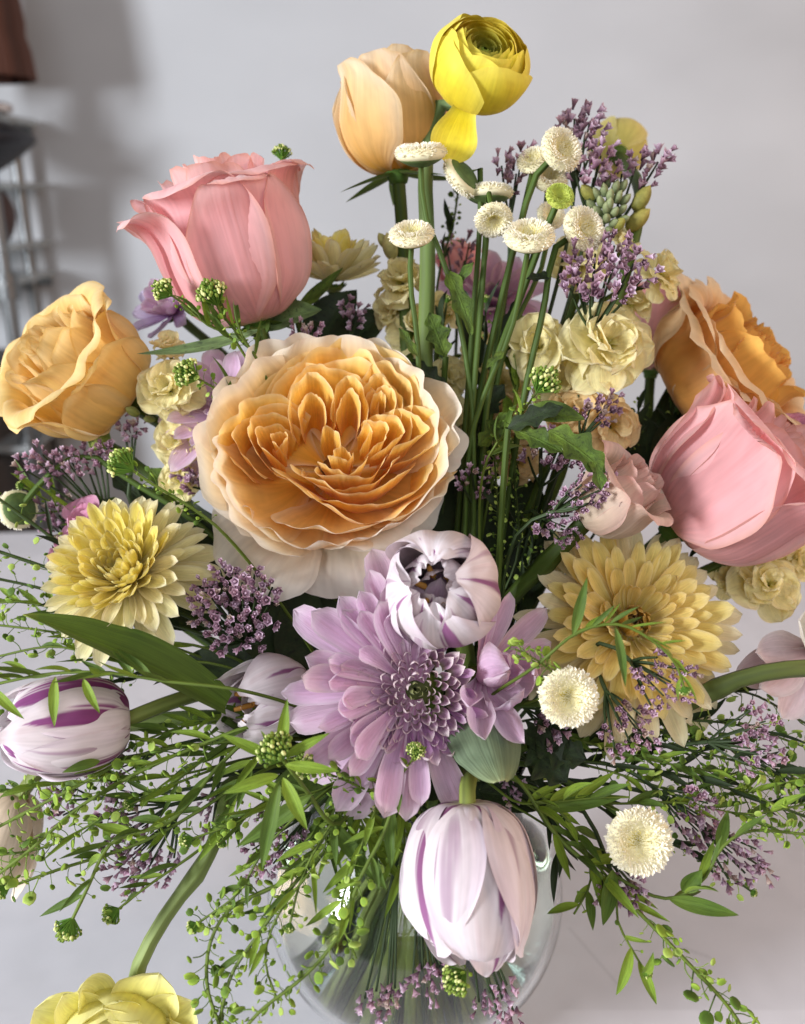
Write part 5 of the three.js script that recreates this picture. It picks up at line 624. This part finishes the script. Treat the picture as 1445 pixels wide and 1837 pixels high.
  [[[580, 1416, 0.395], [490, 1440, 0.39], [420, 1478, 0.386], [340, 1506, 0.384]], 'pennycress sprig running left under the bright leafy tip', { n: 40, pr: 20, nl: 10, ll: 75, head: 20 }],
  [[[350, 1205, 0.435], [200, 1225, 0.435], [60, 1262, 0.435], [-15, 1292, 0.435]], 'dark pennycress sprig hidden behind the purple flamed tulip', { dark: 1, n: 30, pr: 18, nl: 12, ll: 75, head: 0 }],
  [[[310, 1392, 0.412], [180, 1400, 0.41], [60, 1412, 0.41], [-15, 1424, 0.41]], 'pennycress sprig level above the beige tulip at the left edge', { n: 50, pr: 19, nl: 12, l1: 0.9, ll: 70, head: 0 }],
  [[[330, 1400, 0.405], [200, 1460, 0.4], [80, 1520, 0.398], [-15, 1536, 0.396]], 'pennycress sprig crossing the beige tulip at the left edge', { n: 52, pr: 20, nl: 8, ll: 70, head: 0 }],
  [[[640, 1370, 0.4], [604, 1440, 0.394], [580, 1530, 0.39]], 'leafy pennycress sprig over the left shoulder of the vase', { n: 18, pr: 18, nl: 12, l1: 0.95, ll: 85, lw: 20, head: 0 }],
  [[[700, 1376, 0.395], [722, 1466, 0.388], [728, 1560, 0.384]], 'leafy pennycress sprig down the vase front left of the hanging tulip', { n: 14, pr: 17, nl: 12, l1: 0.95, ll: 85, lw: 20, head: 0 }],
  [[[560, 1330, 0.4], [610, 1400, 0.392], [668, 1440, 0.388]], 'pennycress sprig between the bright leafy tip and the lavender bloom', { n: 26, pr: 18, nl: 10, ll: 60, head: 22 }],
  [[[935, 1350, 0.415], [985, 1440, 0.41], [1004, 1545, 0.408]], 'dark leafy pennycress sprig over the right shoulder of the vase', { dark: 1, n: 10, pr: 17, nl: 14, l1: 0.97, ll: 80, lw: 18, head: 0 }],
  [[[1000, 1320, 0.42], [1120, 1352, 0.415], [1230, 1376, 0.412], [1340, 1392, 0.41]], 'leafy pennycress sprig through the right fan above the fluffy button flower', { n: 40, t0: 0.3, pr: 18, nl: 18, l1: 0.95, ll: 75, lw: 16, head: 0 }],
  [[[1080, 1380, 0.415], [1220, 1420, 0.412], [1350, 1420, 0.41], [1460, 1390, 0.41]], 'fine pennycress sprig rising to the right edge in the right fan', { n: 60, t0: 0.1, pr: 17, nl: 12, l1: 0.9, ll: 65, head: 0 }],
  [[[1150, 1310, 0.42], [1260, 1330, 0.418], [1380, 1372, 0.416], [1460, 1440, 0.415]], 'pennycress sprig behind the statice nearest the right edge', { dark: 1, n: 60, t0: 0.1, pr: 18, nl: 12, l1: 0.9, ll: 65, head: 0 }],
  [[[925, 1130, 0.455], [950, 1010, 0.455], [965, 905, 0.452]], 'dark dense pennycress sprig behind the big diagonal stem', { dark: 1, n: 50, t0: 0.05, pr: 15, nl: 8, ll: 70, head: 0 }],
  [[[270, 962, 0.455], [150, 930, 0.458], [40, 872, 0.46]], 'leafy pennycress sprig behind the pink stock at left', { n: 20, pr: 16, nl: 12, l1: 0.95, ll: 80, lw: 16, head: 12 }],
  [[[250, 1140, 0.43], [130, 1100, 0.43], [40, 1080, 0.43], [-15, 1082, 0.43]], 'feathery pennycress sprig left of the tulip leaf tip', { n: 26, pr: 17, nl: 16, l1: 0.97, ll: 80, lw: 12, head: 0 }],
  [[[560, 1560, 0.372], [500, 1640, 0.366], [476, 1720, 0.364], [500, 1800, 0.362]], 'thin pennycress sprig hanging left of the vase belly', { n: 32, t0: 0.2, pr: 20, nl: 3, head: 0, sr: 4 }],
  [[[640, 1420, 0.385], [580, 1500, 0.376], [540, 1580, 0.37], [520, 1660, 0.366]], 'pennycress sprig hanging over the left flank of the vase', { n: 40, t0: 0.15, pr: 20, nl: 6, ll: 80, lw: 18, head: 14 }],
  [[[680, 1440, 0.382], [640, 1540, 0.374], [612, 1640, 0.368], [640, 1720, 0.366]], 'pennycress sprig trailing down the middle of the vase', { n: 34, t0: 0.2, pr: 18, nl: 6, ll: 80, lw: 18, head: 0 }],
  [[[560, 1440, 0.385], [470, 1530, 0.378], [430, 1600, 0.374], [350, 1660, 0.372]], 'pennycress sprig falling left between statice and vase', { n: 44, t0: 0.2, pr: 20, nl: 8, ll: 75, head: 16 }],
  [[[960, 1420, 0.4], [1040, 1500, 0.395], [1060, 1580, 0.39], [1030, 1640, 0.388]], 'leafy pennycress sprig hanging right of the vase', { n: 8, pr: 17, nl: 12, l1: 0.97, ll: 75, lw: 20, head: 0 }],
  [[[850, 900, 0.455], [862, 760, 0.458], [868, 640, 0.46], [872, 540, 0.462]], 'dark leafy pennycress sprig standing among the button stems', { dark: 1, n: 34, t0: 0.1, pr: 13, nl: 14, l1: 0.95, ll: 60, lw: 20, head: 12 }],
  [[[880, 880, 0.45], [910, 780, 0.45], [930, 680, 0.452], [936, 580, 0.455]], 'leafy pennycress sprig between the button stems and the large cream stock', { n: 30, t0: 0.2, pr: 13, nl: 14, l1: 0.95, ll: 60, lw: 20, head: 14 }],
  [[[800, 860, 0.46], [800, 740, 0.462], [790, 640, 0.465], [802, 540, 0.468]], 'leafy pennycress sprig just right of the tall ranunculus stem', { dark: 1, n: 24, t0: 0.2, pr: 13, nl: 14, l1: 0.95, ll: 55, lw: 20, head: 12 }],
  [[[1100, 900, 0.475], [1130, 800, 0.48], [1150, 720, 0.485]], 'dark feathery pennycress sprig in the gap left of the right orange rose', { dark: 1, n: 40, t0: 0.1, pr: 15, nl: 12, l1: 0.95, ll: 60, lw: 18, head: 0 }],
  [[[1190, 860, 0.48], [1200, 780, 0.485], [1215, 700, 0.49]], 'dark pennycress sprig squeezed between the two right roses', { dark: 1, n: 30, t0: 0.1, pr: 14, nl: 10, l1: 0.95, ll: 50, head: 0 }],
].forEach(pennycress);

// ------------------------------------------------------------ broad leaves deep inside the bouquet
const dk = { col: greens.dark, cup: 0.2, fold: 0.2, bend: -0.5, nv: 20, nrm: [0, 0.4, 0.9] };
[
  ['lobed chrysanthemum leaf over the statice right of centre', [[[912, 768, 0.4], [1010, 730, 0.392], 46, lobed(3, { bend: -0.3, col: greens.dark })], [[922, 770, 0.4], [1010, 812, 0.392], 50, lobed(3, { bend: -0.4 })], [[985, 772, 0.394], [1085, 848, 0.384], 72, lobed(3, { bend: -0.6 })], [[1065, 820, 0.386], [1078, 880, 0.38], 34, lobed(2, { bend: -0.6 })]]],
  ['dark lobed leaf right of the grey green tulip leaf', [[[950, 1340, 0.412], [1018, 1402, 0.402], 90, lobed(3, { col: greens.dark })], [[960, 1330, 0.412], [1052, 1362, 0.404], 80, lobed(3, { col: greens.dark })], [[940, 1330, 0.412], [990, 1300, 0.404], 60, lobed(3, { col: greens.dark })]]],
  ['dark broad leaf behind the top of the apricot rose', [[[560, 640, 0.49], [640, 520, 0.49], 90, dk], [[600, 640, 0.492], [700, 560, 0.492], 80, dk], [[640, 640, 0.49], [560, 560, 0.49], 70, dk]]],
  ['narrow rose leaf between pink rose and yellow daisy bloom', [[[530, 560, 0.47], [616, 480, 0.46], 26, { col: greens.leaf, bend: 0.4 }], [[470, 590, 0.462], [578, 556, 0.455], 56, { col: greens.sage, bend: -0.4, cup: 0.3 }]]],
  ['greyish narrow leaf over the left cream stock', [[[470, 590, 0.432], [248, 634, 0.425], 24, { col: greens.sage, bend: 0.7, fold: 0.2 }]]],
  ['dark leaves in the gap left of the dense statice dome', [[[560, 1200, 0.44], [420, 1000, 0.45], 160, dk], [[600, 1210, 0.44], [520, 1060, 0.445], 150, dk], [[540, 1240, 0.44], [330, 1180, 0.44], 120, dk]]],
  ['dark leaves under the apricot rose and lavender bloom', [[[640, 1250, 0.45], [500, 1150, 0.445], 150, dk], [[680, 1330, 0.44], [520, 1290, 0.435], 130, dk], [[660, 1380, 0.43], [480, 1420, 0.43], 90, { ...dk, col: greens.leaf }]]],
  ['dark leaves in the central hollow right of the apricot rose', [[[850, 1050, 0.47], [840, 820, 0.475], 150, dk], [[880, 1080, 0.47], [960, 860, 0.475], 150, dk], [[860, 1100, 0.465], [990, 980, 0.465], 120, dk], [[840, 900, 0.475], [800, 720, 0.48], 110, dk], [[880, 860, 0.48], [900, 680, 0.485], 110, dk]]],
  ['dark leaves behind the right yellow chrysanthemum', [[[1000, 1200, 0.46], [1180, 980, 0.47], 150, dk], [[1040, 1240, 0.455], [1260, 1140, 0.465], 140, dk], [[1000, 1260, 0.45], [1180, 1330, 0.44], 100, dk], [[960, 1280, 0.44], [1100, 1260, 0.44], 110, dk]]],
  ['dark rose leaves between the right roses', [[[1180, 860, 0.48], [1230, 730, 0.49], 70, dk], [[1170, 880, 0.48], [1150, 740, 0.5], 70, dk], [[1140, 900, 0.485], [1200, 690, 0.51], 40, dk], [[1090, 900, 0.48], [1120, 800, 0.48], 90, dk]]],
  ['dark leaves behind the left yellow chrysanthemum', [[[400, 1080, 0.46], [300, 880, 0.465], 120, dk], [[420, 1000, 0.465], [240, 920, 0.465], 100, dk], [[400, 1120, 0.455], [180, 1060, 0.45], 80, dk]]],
  ['small green leaf behind the faded statice at left', [[[240, 940, 0.462], [150, 890, 0.462], 50, lobed(3)], [[260, 900, 0.465], [200, 850, 0.465], 40, lobed(2, { col: greens.dark })]]],
  ['lobed leaves along the thin button stems', [[[800, 640, 0.44], [770, 560, 0.435], 50, lobed(3)], [[800, 700, 0.44], [740, 650, 0.436], 44, lobed(3, { col: greens.dark })], [[850, 760, 0.44], [905, 690, 0.436], 54, lobed(3, { col: greens.dark })], [[860, 660, 0.45], [830, 520, 0.45], 56, lobed(2.5, { col: greens.dark })], [[900, 640, 0.45], [925, 540, 0.45], 40, lobed(2.5, { col: greens.dark })], [[860, 800, 0.43], [920, 740, 0.42], 46, lobed(3)]]],
  ['small fresh leaves under the left cream stock', [[[320, 900, 0.46], [270, 840, 0.46], 50, lobed(3)], [[330, 920, 0.46], [250, 880, 0.46], 46, lobed(3, { col: greens.dark })]]],
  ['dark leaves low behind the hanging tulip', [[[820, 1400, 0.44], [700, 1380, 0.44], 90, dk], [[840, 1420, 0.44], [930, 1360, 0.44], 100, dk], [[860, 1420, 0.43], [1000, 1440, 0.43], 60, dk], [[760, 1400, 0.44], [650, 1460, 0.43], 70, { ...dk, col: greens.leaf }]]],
].forEach(([label, leaves], i) => leafBranch({ label, leaves, seed: 200 + i * 10 }));

renderer.render(scene, camera);
